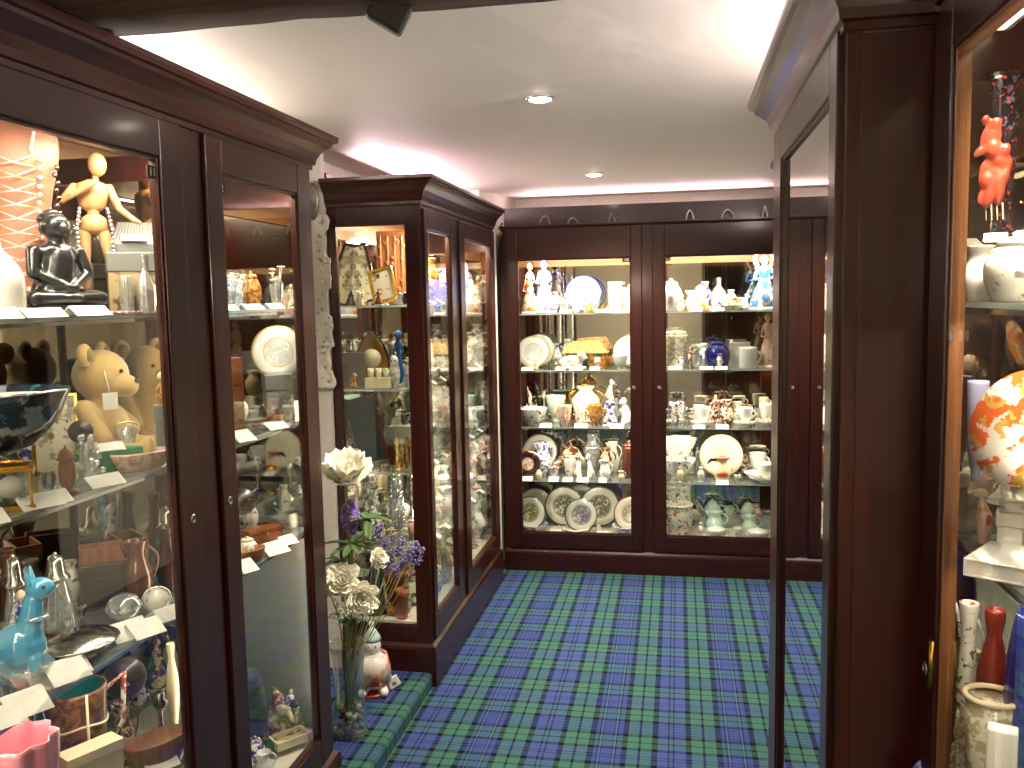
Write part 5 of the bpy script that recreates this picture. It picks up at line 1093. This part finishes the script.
I(panel,(378,232,408,300),I1,'carved reddish wooden panel behind the gilt framed icon','carving',3.72)
I(shell_cluster,(352,288,368,305),I1,'small white shell hand ornament below the dark framed print','ornament',3.45,mat='ivory',n=16)
I(figurine,(374,288,384,305),I1,'small brown wooden figure at the foot of the gilt icon','figurine',3.42,mat='carved_wood',skin='carved_wood')
I(dog,(394,292,404,305),I1,'tiny white and grey animal right of the gilt icon','figurine',3.43)
I(owl,(401,292,409,305),I1,'small black bird beside the corner stile on the top shelf','ornament',3.46,mat='black_stone')
I(bronze_bell,(358,331,390,386),I2,'pointed brass table clock in the glazed end of the middle cabinet','clock',3.56)
I(cbox,(341,352,368,387),I2,'dull metal box left of the pointed brass clock','box',3.55,mat='tin',d=.09)
I(candlestick,(349,334,357,353),I2+.142,'black candlestick on the dull metal box','candlestick',3.55,mat='black_gloss')
def candleset(w,h,**k):
    R=P('votive_holder'); b=MB(); b.box(-w/2,w/2,-w*.2,w*.2,0,h*.5); b.build('block','ivory',R,.003)
    for i,m in enumerate(('ivory','green_white','green_white')): b=MB(); b.at(w*(-.3+.3*i),0,h*.5).lathe([(w*.1,0),(w*.13,h*.4),(w*.1,h*.4),(w*.09,h*.1)],14); b.build('cup_holder',m,R)
    return R
I(candleset,(366,366,392,387),I2,'cream block with three yellow green votive cups before the brass clock','candle holder',3.44)
I(figurine,(392,330,407,384),I2,'blue glass lady figurine in the glazed end of the middle cabinet','figurine',3.54,mat='bright_blue',skin='bright_blue',hair='bright_blue')
I(owl,(388,355,402,386),I2,'grey shell covered owl in front of the blue glass lady','ornament',3.45,mat='shell_mix')
I(dog,(401,368,411,386),I2,'small white china dog beside the corner stile','figurine',3.43)
def board(w,h,**k):
    R=P('folding_board'); b=MB(); b.box(-w/2,w/2,0,.012,0,h); b.build('board','green_dark',R,.001); b=MB(); b.box(w/2+.0005,w/2+.012,-.002,.016,0,h); b.build('edge','dark_red',R); b=MB(); b.box(-w/2-.006,-w/2-.0005,0,.008,0,h); b.build('side_rail','brass',R); return R
o=I(board,(360,402,387,467),I3,'dark green board with a red edge leaning on the third shelf','board',3.50); tilt(o,-.22); o.location.z+=.026
for i,(x0,hh,nm) in enumerate(((394,30,'tall gold chess piece nearest the green board'),(399,22,'short gold chess piece beside the tall one'),(404,34,'tallest gold chess piece beside the corner stile'),(396,18,'small gold chess piece at the front of the row'))):
    I(chess,(x0,467-hh,x0+7,467),I3,nm,'chess piece',3.44+.03*(i%2)+.025*(i==3))
I(cbox,(390,432,412,445),I3+.11,'white folded gift card box raised behind the gold chess pieces','box',3.60,mat='card',d=.05)
I(cbox,(390,445,412,466),I3,'brown stand carrying the white gift card box','stand',3.60,mat='carved_wood',d=.06)
I(tray,(346,445,362,466),I3,'small pewter tray on edge left of the green board','tray',3.60,mat='silver')
I(shell_cluster,(362,470,384,524),I4+.0,'tall grey glass and shell candelabrum on the fourth shelf','ornament',3.50,mat='shell_mix',n=90,seed=12)
I(shell_cluster,(384,470,410,524),I4,'large grey shell encrusted vase on the fourth shelf','vase',3.56,mat='crystal',n=70,seed=14)
I(posy,(386,524,400,546),I4,'yellow and pink china flowers at the front of the fourth shelf','ornament',3.42,mat='orange_white',seed=41)
I(posy,(399,524,411,546),I4,'white and yellow china buds beside the corner stile','ornament',3.44,mat='green_white',seed=42)
I(flower_pot,(384,568,412,602),I5+.02,'large empty terracotta pot lying behind the lavender','flower pot',3.52)
I(flower_pot,(396,588,410,614),I5,'small terracotta pot beside the corner stile','flower pot',3.43)
I(shell_cluster,(404,570,412,612),I5,'string of small shells beside the terracotta pots','ornament',3.46,mat='shell_mix',n=40,seed=17)
I(vase,(365,560,388,614),I5,'dark mottled bell shaped vase at the bottom of the glazed end','vase',3.48,mat='green_dark',k='bell')
# ------------------------------------------------------------ middle cabinet, contents seen through its aisle doors
ords={I1:'top',I2:'second',I3:'third',I4:'fourth',I5:'lowest'}
q=random.Random(11)
kinds=[(vase,'vase','urn'),(bowl,'bowl',None),(jug,'jug',None),(figurine,'figurine',None),(plate,'plate',None),(teapot,'teapot',None),(cup,'cup',None),(jar,'jar',None),(crystal,'glass ornament','urn'),(dog,'dog figurine',None),(tureen,'tureen',None),(posy,'posy',None),(candlestick,'candlestick',None),(owl,'bird ornament',None),(shell_cluster,'shell ornament',None)]
cols=[('blue_white','blue and white'),('floral','flowered'),('gold_white','gilt and white'),('white_china','plain white'),('brown_floral','brown flowered'),('imari','red and blue'),('green_floral','green flowered'),('mint_china','pale mint'),('pink_gold','pink and gold'),('carved_amber','amber'),('crystal','clear glass'),('silver','silver'),('print_grey','grey printed'),('orange_floral','orange flowered'),('black_white','black and white'),('shell_mix','grey and cream'),('ivory','ivory')]
size={'vase':(.08,.17),'bowl':(.13,.07),'jug':(.12,.14),'figurine':(.085,.20),'plate':(.17,.17),'teapot':(.17,.13),'cup':(.1,.06),'jar':(.1,.16),'glass ornament':(.08,.18),'dog figurine':(.08,.12),'tureen':(.16,.13),'posy':(.1,.11),'candlestick':(.08,.2),'bird ornament':(.07,.12),'shell ornament':(.1,.15)}
used=set()
def fixed_label(z,kd,col,yy,row):
    side='middle cabinet near door' if yy<3.93 else 'middle cabinet far door'
    rw='at the front' if row==0 else 'at the back'
    return '%s %s %s of %s shelf, %s'%(col,kd,rw,ords[z],side)
for z in (I1,I2,I3,I4,I5):
    for row,xx in ((0,-1.095),(1,-1.25)):
        yy=3.66 if row==0 else 3.72
        while yy<4.66:
            for _ in range(60):
                g,kd,pk=q.choice(kinds)
                if z==I1: c=q.choice([cols[0],cols[2],cols[3],cols[10],cols[8],cols[1],cols[9]])
                else: c=q.choice(cols)
                side=yy<3.93; key=(z,kd,c[0],side,row)
                if kd=='posy' and c[0] in('silver',): continue
                if (kd,c[0]) in (('glass ornament','silver'),): pass
                if kd in('dog figurine','bird ornament','figurine') and c[0] in('crystal',): continue
                if key in used: continue
                used.add(key); break
            w,h=size[kd]; f=q.uniform(.85,1.15); w*=f;h*=f
            if z==I1 and kd in('figurine','vase','glass ornament'): h*=1.1
            if kd=='plate': rz=PI/2; ww=.06
            else: rz=PI/2+q.uniform(-.5,.5); ww=w
            kw=dict(mat=c[0]) 
            if kd=='plate':
                kw=dict(mat=q.choice(['pl_sepia','pl_blue','pl_floral','pl_cream','pl_purple','pl_goldrim'])); nm={'pl_sepia':'sepia scene','pl_blue':'blue and white','pl_floral':'green floral','pl_cream':'cream','pl_purple':'purple scene','pl_goldrim':'gilt rimmed'}[kw['mat']]
                key=(z,kd,kw['mat'],side,row)
                if key in used: continue
                used.add(key)
            else: nm=c[1]
            if pk: kw['k']=pk
            if g is shell_cluster: kw['n']=26; kw['seed']=q.randint(0,99)
            if g is posy: kw['seed']=q.randint(0,99)
            if g is candlestick: kw['mat']=c[0]
            yc=yy+ww/2
            if yc+ww/2>4.70: break
            o=g(w,h,**kw); o.location=(xx-(.03 if ww>.12 else 0),yc,z+.0006); o.rotation_euler=(0,0,rz)
            lab=fixed_label(z,kd,nm,yc,row) 
            tag(o,lab,kd.split()[0] if kd in('dog figurine','bird ornament','shell ornament') else ('ornament' if kd in('glass ornament','posy') else kd))
            yy+=ww+q.uniform(.012,.04)
# price cards along the front of those shelves
q2=random.Random(5)
for z in (I1,I2,I3,I4):
    for k_,yy in enumerate((3.62,3.78,4.10,4.30,4.50)):
        o=card(.045,.028); o.location=(-1.045,yy,z+.0006); o.rotation_euler=(0,0,PI/2+.1)
        wh=('nearest','second nearest','third nearest','second farthest','farthest')[k_]
        tag(o,'%s white price card along the front of the %s shelf behind the aisle doors'%(wh,ords[z]),'price card','price cards in the middle cabinet')
# ------------------------------------------------------------ small things filling the gaps on the shelves
MINI=[(vase,'vase',.06,.11,'urn'),(bowl,'bowl',.09,.05,None),(jug,'jug',.09,.10,None),(figurine,'figurine',.06,.14,None),(cup,'cup',.075,.05,None),(jar,'jar',.07,.11,None),(crystal,'glass ornament',.05,.12,'urn'),(dog,'dog figurine',.055,.08,None),(candlestick,'candlestick',.05,.13,None),(posy,'posy',.07,.08,None),(shell_cluster,'shell ornament',.07,.09,None)]
q3=random.Random(21)
def fill(pts,z,where,cols_,rz=0,rad=.075,sc=1.0,hmax=.3):
    used2=set()
    for x,y in pts:
        if any(o.parent is None and abs(o.location.z-z)<.05 and (Vector((o.location.x-x,o.location.y-y)).length<rad) and o.get('category')!='price card' for o in list(COL.objects) if o.get('label')): continue
        for _ in range(80):
            g,kd,w,h,pk=q3.choice(MINI); c=q3.choice(cols_)
            if (kd,c[0]) in used2 or (kd in('figurine','dog figurine','posy') and c[0] in('crystal','silver')): continue
            used2.add((kd,c[0])); break
        else: continue
        kw=dict(mat=c[0]); f=q3.uniform(.85,1.2)*sc
        if pk: kw['k']=pk
        if g in(shell_cluster,posy): kw['seed']=q3.randint(0,99)
        if g is shell_cluster: kw['n']=22
        o=g(w*f,min(h*f,hmax),**kw); o.location=(x,y,z+.0006); o.rotation_euler=(0,0,rz+q3.uniform(-.4,.4))
        tag(o,'small %s %s %s'%(c[1],kd,where),'ornament' if kd in('glass ornament','posy','shell ornament') else kd.split()[0])
onm={K1:'top',K2:'second',K3:'third',K4:'fourth',K5:'lowest'}
for z in (K1,K2,K3,K4,K5):
    for dn,xa,xb in (('of the left back door',-.86,-.27),('of the right back door',-.04,.50)):
        for yy,pl_ in ((5.30,'rear'),(5.02,'front')):
            n=7 if yy>5.2 else 5
            fill([(xa+(xb-xa)*(i+.5)/n+q3.uniform(-.01,.01),yy) for i in range(n)],z,'%s row, %s shelf %s'%(pl_,onm[z],dn),cols if z<K1 else cols[:9],rad=.07 if yy>5.2 else .075,sc=1.15 if yy>5.2 else .62)
lcols=[cols[i] for i in (0,1,2,3,5,8,9,10,11,15,16,4,12)]
for z,nm in ((Z1,'top'),(Z2,'second'),(Z3,'third'),(Z4,'fourth')):
    fill([(-1.43,1.42+.085*i) for i in range(6)]+[(-1.30,1.50),(-1.22,1.62),(-1.21,1.80),(-1.33,1.82)],z,'on the %s shelf behind door 11'%nm,lcols,rz=.65,rad=.07,sc=1.0)
for z,nm in ((Z1,'top'),(Z2,'second'),(Z3,'third'),(Z5,'floor')):
    fill([(-1.40,2.12),(-1.38,2.24),(-1.36,2.36),(-1.30,2.46),(-1.28,2.18),(-1.25,2.32),(-1.22,2.46),(-1.18,2.24)],z,('on the %s shelf behind door 2'%nm) if nm!='floor' else 'on the floor board behind door 2',lcols,rz=.65,rad=.08,sc=.9)
for z,nm in ((1.58,'top'),(1.22,'second'),(.87,'third')):
    fill([(.425,1.37),(.47,1.38),(.52,1.38),(.56,1.30),(.53,1.22)],z,'on the %s shelf in the right edge cabinet'%nm,lcols,rz=-.35,rad=.05,sc=.75)
for z,nm in ((I1,'top'),(I2,'second'),(I3,'third'),(I4,'fourth'),(I5,'lowest')):
    fill([(-1.34,3.62),(-1.24,3.64),(-1.14,3.60),(-1.33,3.45),(-1.10,3.47),(-1.20,3.46)],z,'on %s shelf at glazed cabinet end'%nm,[cols[i] for i in (2,3,4,9,10,11,15,16,8)],rad=.06,sc=.8)
# ------------------------------------------------------------ step: vase with flowers
S=.0605
vz=on(351,733,2,S); vx,vy=vz.x,vz.y; VH=.335; VR=.062
b=MB(); b.lathe([(VR*.9,0),(VR,.006),(VR,.05),(VR*.82,.14),(VR*.8,.2),(VR*.95,.29),(VR*1.08,VH),(VR*1.05,VH),(VR*.92,.29),(VR*.77,.2),(VR*.79,.14),(VR*.95,.05),(VR*.94,.014),(.001,.012)],36,caps=True); o=b.build('glass_vase','vase_glass'); o.location=(vx,vy,S); tag(o,'tall waisted clear glass vase with pebbles on the tartan step','vase')
q=random.Random(9); pl=[]
for i in range(400):
    r=q.uniform(.009,.016); a=q.uniform(0,2*PI); rr=(VR*.9-r)*q.random()**.5; z=.014+r*.75+q.random()*.075
    p=Vector((rr*cos(a),rr*sin(a),z))
    if all((p-c).length>(r+s)*.86 for c,s in pl): pl.append((p,r))
for p,r in pl[:34]:
    m=q.choice(['peb_grey','peb_grey','peb_white','peb_brown']); b=MB(); b.ell((0,0,0),(r,r*.9,r*.72),10); o=b.build('pebble',m); o.location=(vx+p.x,vy+p.y,S+p.z); o.rotation_euler=(q.uniform(-.5,.5),q.uniform(-.5,.5),q.uniform(0,3))
    tag(o,{'peb_grey':'smooth grey','peb_white':'pale cream','peb_brown':'dark brown'}[m]+' pebble lying in the bottom of the tall glass vase','pebble','pebbles in the glass vase')
def fl(px_,py_,Y): return on(px_,py_,1,Y)-Vector((0,0,0))
def flower(nm,c,lab,cat,head,r=.0026,foot=None,bend=.01):
    R=P(nm); b=MB(); foot=foot or (vx+q.uniform(-.02,.02),vy+q.uniform(-.02,.02),S+.095); mid=Vector((vx+(c.x-vx)*.25,vy+(c.y-vy)*.25,S+VH*.95))
    b.tube([foot,Vector(foot).lerp(mid,.5),mid,mid.lerp(c,.5)+Vector((bend,0,.01)),c],r,6); b.build('stem','stem',R); head(R,c); tag(R,lab,cat,None); return R
c=fl(345,484,vy-.02); flower('artificial_anemone',c,'large open white artificial flower at the top of the vase','flower',lambda R,c: bloom_open('bloom',c,.10,R,(.25,-.45,.8),seed=2,layers=((6,1,.9),(6,.95,1.45),(4,.6,1.9))),.0035)
def hyac(R,c):
    b=MB(); 
    for i in range(90):
        a=q.uniform(0,2*PI); z=q.uniform(-.06,.055); rr=.03*(1-abs(z)/.09); b.ell((c.x+rr*cos(a),c.y+rr*sin(a),c.z+z),(.010,.010,.007),7,rot=('X',q.uniform(0,3)))
    b.build('florets','petal_purple',R)
c=fl(350,516,vy+.0); flower('artificial_hyacinth',c,'purple artificial hyacinth below the large open white flower','flower',hyac)
c=fl(343,583,vy-.05); flower('artificial_rose',c,'white artificial rose at the left of the vase mouth','flower',lambda R,c: rose('bloom',c,.072,R,seed=4))
c=fl(360,598,vy-.06); flower('artificial_rose',c,'white artificial rose lower right above the vase rim','flower',lambda R,c: rose('bloom',c,.066,R,seed=6,axis=(.5,-.8,.2)))
def bud(R,c):
    b=MB(); b.ell((c.x,c.y,c.z),(.017,.017,.036),12,rot=('Y',.25)); 
    for i in range(4): petal(b,c+Vector((0,0,.03)),(cos(i*1.57)*.5,sin(i*1.57)*.5,-1),(cos(i*1.57),sin(i*1.57),0),.062,.03,-.15)
    solid(b.build('bloom','petal',R))
c=fl(328,588,vy-.05); flower('artificial_flower_bud',c,'closed white drooping bud at the left of the bouquet','flower',bud)
def small(R,c):
    rose('bloom',c,.042,R,seed=8,axis=(.8,-.5,.4))
c=fl(374,560,vy-.03); flower('artificial_rose',c,'small cream artificial rose right of the large roses','flower',small)
def leaves(R,c,n=7,L_=.085,spread=1.0):
    b=MB()
    for i in range(n):
        a=2*PI*i/n+q.uniform(-.3,.3); petal(b,c,(cos(a),sin(a),q.uniform(-.2,.6)),(0,0,1),L_*q.uniform(.8,1.2),.03,-.35,n=6)
    solid(b.build('leaves','green_leaf',R))
for (a_,b_,dy,lb,n,L_) in ((352,545,.0,'spray of long green leaves below the purple hyacinth',8,.10),(338,562,-.02,'spray of green leaves left of the white roses',7,.07),(352,618,-.02,'mossy green foliage at the mouth of the vase',10,.045),(368,520,.03,'thin grey green leaf spray at the right of the bouquet',6,.09)):
    c=fl(a_,b_,vy+dy); flower('artificial_leaf_spray',c,lb,'foliage',lambda R,c: leaves(R,c,n,L_))
# mossy filler of tiny blossoms between roses
def moss(R,c):
    b=MB()
    for i in range(120): b.ell((c.x+q.gauss(0,.028),c.y+q.gauss(0,.022),c.z+q.gauss(0,.02)),q.uniform(.004,.007),6)
    b.build('tiny_blossoms','sheep' if False else 'green_white',R)
c=fl(345,612,vy-.02); flower('artificial_filler_flower',c,'cluster of tiny yellow green blossoms under the white roses','flower',moss)
lav=((392,556),(400,548),(410,556),(384,545),(396,570),(420,556),(388,566),(378,532),(404,562),(414,549),(382,558))
wh=('at the centre of the bunch','just above the centre','right of the centre','at the upper left','at the bottom of the bunch','reaching farthest right','at the lower left','highest and farthest left','low right of the centre','at the upper right','at the left edge')
for (a_,b_),w_ in zip(lav,wh):
    c=fl(a_,b_,vy+.09+q.uniform(-.03,.03))
    def lv(R,c):
        b=MB()
        for i in range(46):
            t=q.random(); b.ell((c.x+q.gauss(0,.007)+.02*(t-.5),c.y+q.gauss(0,.007),c.z+(t-.5)*.062),q.uniform(.0032,.0052),6)
        b.build('florets','petal_lav',R)
    flower('lavender_sprig',c,'purple lavender sprig '+w_+' beside the vase','lavender',lv,r=.0013)
# china rabbit group and price tag on the step
def santa(w,h,**k):
    R=P('china_figure'); b=MB(); b.limb((0,0,h*.2),w*.34,(0,0,h*.5),w*.28,14); b.ell((.0,-w*.05,h*.68),(w*.25,w*.24,h*.13),14); b.ell((0,-w*.3,h*.38),(w*.2,w*.16,h*.12),12)
    for s in (-1,1): b.limb((s*w*.2,-w*.1,h*.12),w*.16,(s*w*.3,-w*.38,h*.07),w*.12,10); b.limb((s*w*.26,-w*.05,h*.5),w*.11,(s*w*.2,-w*.32,h*.38),w*.09,8)
    o=b.build('body','white_china',R); remesh(o,.003,2)
    b=MB(); b.at(0,0,h*.76,rx=.1).lathe([(w*.26,0),(w*.22,h*.05),(w*.13,h*.13),(w*.05,h*.19)],16); b.build('hat','mint_china',R)
    b=MB(); b.ell((0,0,h*.98),w*.09,10); b.build('pompom','white_china',R)
    b=MB(); b.lathe([(w*.50,h*.18),(w*.46,h*.4),(w*.38,h*.56)],20,caps=False,lob=5,la=.05); solid(b.build('coat','fish_plate',R),.004)
    for s in (-1,1): b=MB(); b.ell((s*w*.1,-w*.28,h*.7),w*.025,8); b.build('eye','black_gloss',R)
    b=MB(); b.lathe([(w*.45,0),(w*.44,h*.04),(w*.3,h*.06)],20); b.build('base','red_orange',R); return R
p=on(374,692,2,S); s_=dist(p)/F; o=santa(36*s_,72*s_); o.location=(p.x,p.y,S); o.rotation_euler=(0,0,.3); tag(o,'white china figure in a red coat and green hat on the tartan step','figurine')
def tagbox(w,h,**k):
    R=P('price_block'); b=MB(); b.box(-w/2,w/2,-.008,.008,0,h); b.build('block','card',R,.001); b=MB(); b.box(-w*.2,w*.15,-.0092,-.0083,h*.25,h*.6); b.build('printed_mark','grey_tin',R); return R
p=on(396,688,2,S); o=tagbox(.045,.04); o.location=(p.x,p.y,S+.009); o.rotation_euler=(0,-.45,.5); tag(o,'white price tag block tilted on the tartan step','price tag')
# lace hanging in the gap
p=on(313,389,1,3.345); o=lace_strip(); o.location=(p.x+.002,3.344,p.z); o.rotation_euler=(0,0,.01); tag(o,'strip of cream crochet lace hanging between the left and middle cabinets','lace')
b=MB(); p=on(312,214,1,3.33); b.ell((0,0,.05),(.028,.012,.075),14); o=b.build('fabric_pouch','tin'); o.location=(p.x,3.339,p.z+.0); tag(o,'grey fabric pouch hanging above the crochet lace','pouch')
# ------------------------------------------------------------ on top of the cabinets
def loop(x,y,z,w,h,r,mat,lab,ry=0,cat='cable'):
    b=MB(); b.tube([(w/2*cos(a),0.01*sin(2*a),h*sin(a)) for a in [PI*i/14 for i in range(15)]],r,7); o=b.build('cable_loop',mat); o.location=(x,y,z); o.rotation_euler=(0,0,ry); tag(o,lab,cat); return o
p=on(388,180,1,3.6); loop(p.x,3.6,2.082,.085,.045,.0018,'black_matte','thin dark wire loop standing on top of the middle cabinet')
p=on(325,180,1,3.5); b=MB(); b.box(-.014,.014,-.02,.02,0,.045); o=b.build('junction_block','red',bevel=.003); o.location=(p.x,3.5,2.082); tag(o,'small dark red block on top of the middle cabinet','block')
for x,wd,hh,mt,lb in ((545,.06,.05,'grey_tin','grey cable loop at the left end of the back cabinet top'),(573,.06,.035,'grey_tin','flattened grey cable loop second from the left on the back cabinet'),(612,.035,.05,'grey_tin','narrow grey cable loop above the first back door'),(690,.045,.055,'plastic_white','white cable loop above the left side of the second back door'),(728,.075,.05,'plastic_white','wide white cable loop above the middle of the second back door'),(765,.03,.06,'plastic_white','white cable end above the right side of the second back door')):
    p=on(x,222,1,5.03); loop(p.x,5.03,2.006,wd,hh,.004,mt,lb,ry=.3)
b=MB(); p=on(500,222,1,4.93); b.tube([(0,0,0),(.01,0,.03),(-.01,0,.06),(.012,0,.09)],.005,7); b.ell((0,0,.02),.014,8); o=b.build('cable_knot','dark_silver'); o.location=(p.x,4.93,1.93); tag(o,'grey knotted cable between the middle and back cabinets','cable')
# bracket under the beam
b=MB(); p=on(388,12,2,2.11); b.at(p.x,p.y,2.105,rx=.2,ry=.5,rz=.4).box(-.035,.035,-.03,.03,-.022,.03); o=b.build('beam_bracket','black_matte',bevel=.006); tag(o,'dark knotty bracket under the ceiling beam','bracket')
# ------------------------------------------------------------ ceiling lights
def downlight(x,y,lab,e=30,real=True):
    R=P('ceiling_light'); R.location=(x,y,CZ); b=MB(); b.lathe([(.034,-.001),(.044,-.001),(.046,-.003),(.036,-.006),(.034,-.004)],28,caps=False); b.build('trim_ring','chrome',R)
    b=MB(); b.lathe([(.0,-.012),(.018,-.011),(.033,-.0065),(.033,-.001),(0,-.001)],24); b.build('lamp','lamp_glow',R)
    L_=bpy.data.lights.new('downlight','SPOT'); L_.energy=e; L_.spot_size=2.3; L_.spot_blend=.8; L_.shadow_soft_size=.03; L_.color=(1,.88,.72); o=bpy.data.objects.new('downlight',L_); COL.objects.link(o); o.parent=R; o.location=(0,0,-.02); tag(R,lab,'ceiling light'); return R
p=on(540,98,2,CZ); downlight(p.x,p.y,'recessed ceiling downlight nearest the camera',120)
p=on(594,174,2,CZ); downlight(p.x,p.y,'recessed ceiling downlight above the back cabinet doors',110)
downlight(-.41,-.8,'unseen ceiling fill downlight added behind the camera',30)  # extra fill light, added out of view
R=P('added_fill_globe'); R.location=(-.45,-.55,1.72); b=MB(); b.ell((0,0,0),.065,20); b.build('globe','fill_globe_glow',R); b=MB(); b.tube([(0,0,.066),(0,0,CZ-1.72)],.003,6); b.build('cord','black_matte',R); tag(R,'round glowing globe added behind the camera as fill light','lamp')  # unseen globe added to brighten the ceiling and the mirrors
# unseen fill lights added over the cabinet tops to brighten and tint the ceiling
def fill_uplight(x,y,z,sx,sy,e,col,aim=(0,0,1)):
    L_=bpy.data.lights.new('ceiling_fill_light','AREA'); L_.shape='RECTANGLE'; L_.size=sx; L_.size_y=sy; L_.energy=e; L_.color=col; o=bpy.data.objects.new('ceiling_fill_light',L_); COL.objects.link(o); o.location=(x,y,z); o.rotation_euler=Vector(aim).to_track_quat('-Z','Y').to_euler(); return o
fill_uplight(-1.28,4.1,2.10,1.2,.1,11,(1,.68,.76),(1,0,.8)); fill_uplight(-.2,5.24,2.10,1.4,.06,4.5,(1,.7,.72),(0,-1,.8)); fill_uplight(-1.38,1.9,2.135,1.4,.1,18,(1,.87,.76),(1,.1,.65)); fill_uplight(.62,2.0,2.13,.9,.1,44,(1,.86,.84),(-1,.1,.65))
fl_=bpy.data.lights.new('aisle_fill','AREA'); fl_.shape='RECTANGLE'; fl_.size=1.0; fl_.size_y=3.0; fl_.energy=0; 
# ------------------------------------------------------------ groups of repeats
def area(o):
    x,y,z=o.location
    if y>4.95: return 'in the back cabinet'
    if x>.2: return 'in the right hand cabinets'
    if y>3.36 and x<-.9: return 'in the middle cabinet'
    return 'in the left cabinet'
from collections import defaultdict
G_=defaultdict(list)
for o in COL.objects:
    if o.parent is None and o.get('category') and not o.get('group'): G_[(o['category'],area(o))].append(o)
plural=lambda c: c+'es' if c.endswith(('s','x','ch','sh')) else (c[:-1]+'ies' if c.endswith('y') and c[-2] not in 'aeiou' else c+'s')
for (c,a),os in G_.items():
    if len(os)<3 : continue
    if c in('flower','foliage','lavender','cable','cabinet','ceiling light'): g={'flower':'artificial flowers in the glass vase','foliage':'leaf sprays in the glass vase','lavender':'lavender sprigs beside the vase','cable':'cable loops on the cabinet tops','cabinet':'mahogany display cabinets','ceiling light':'ceiling downlights'}[c]
    else: g=plural(c)+' '+a
    for o in os: o['group']=g
# ------------------------------------------------------------ label check
for l,os in LABELS.items():
    if len(os)>1 and not all(g for _,g in os): print('DUP LABEL',len(os),l)
print('things',len([o for o in COL.objects if o.parent is None]),'objects',len(COL.objects))
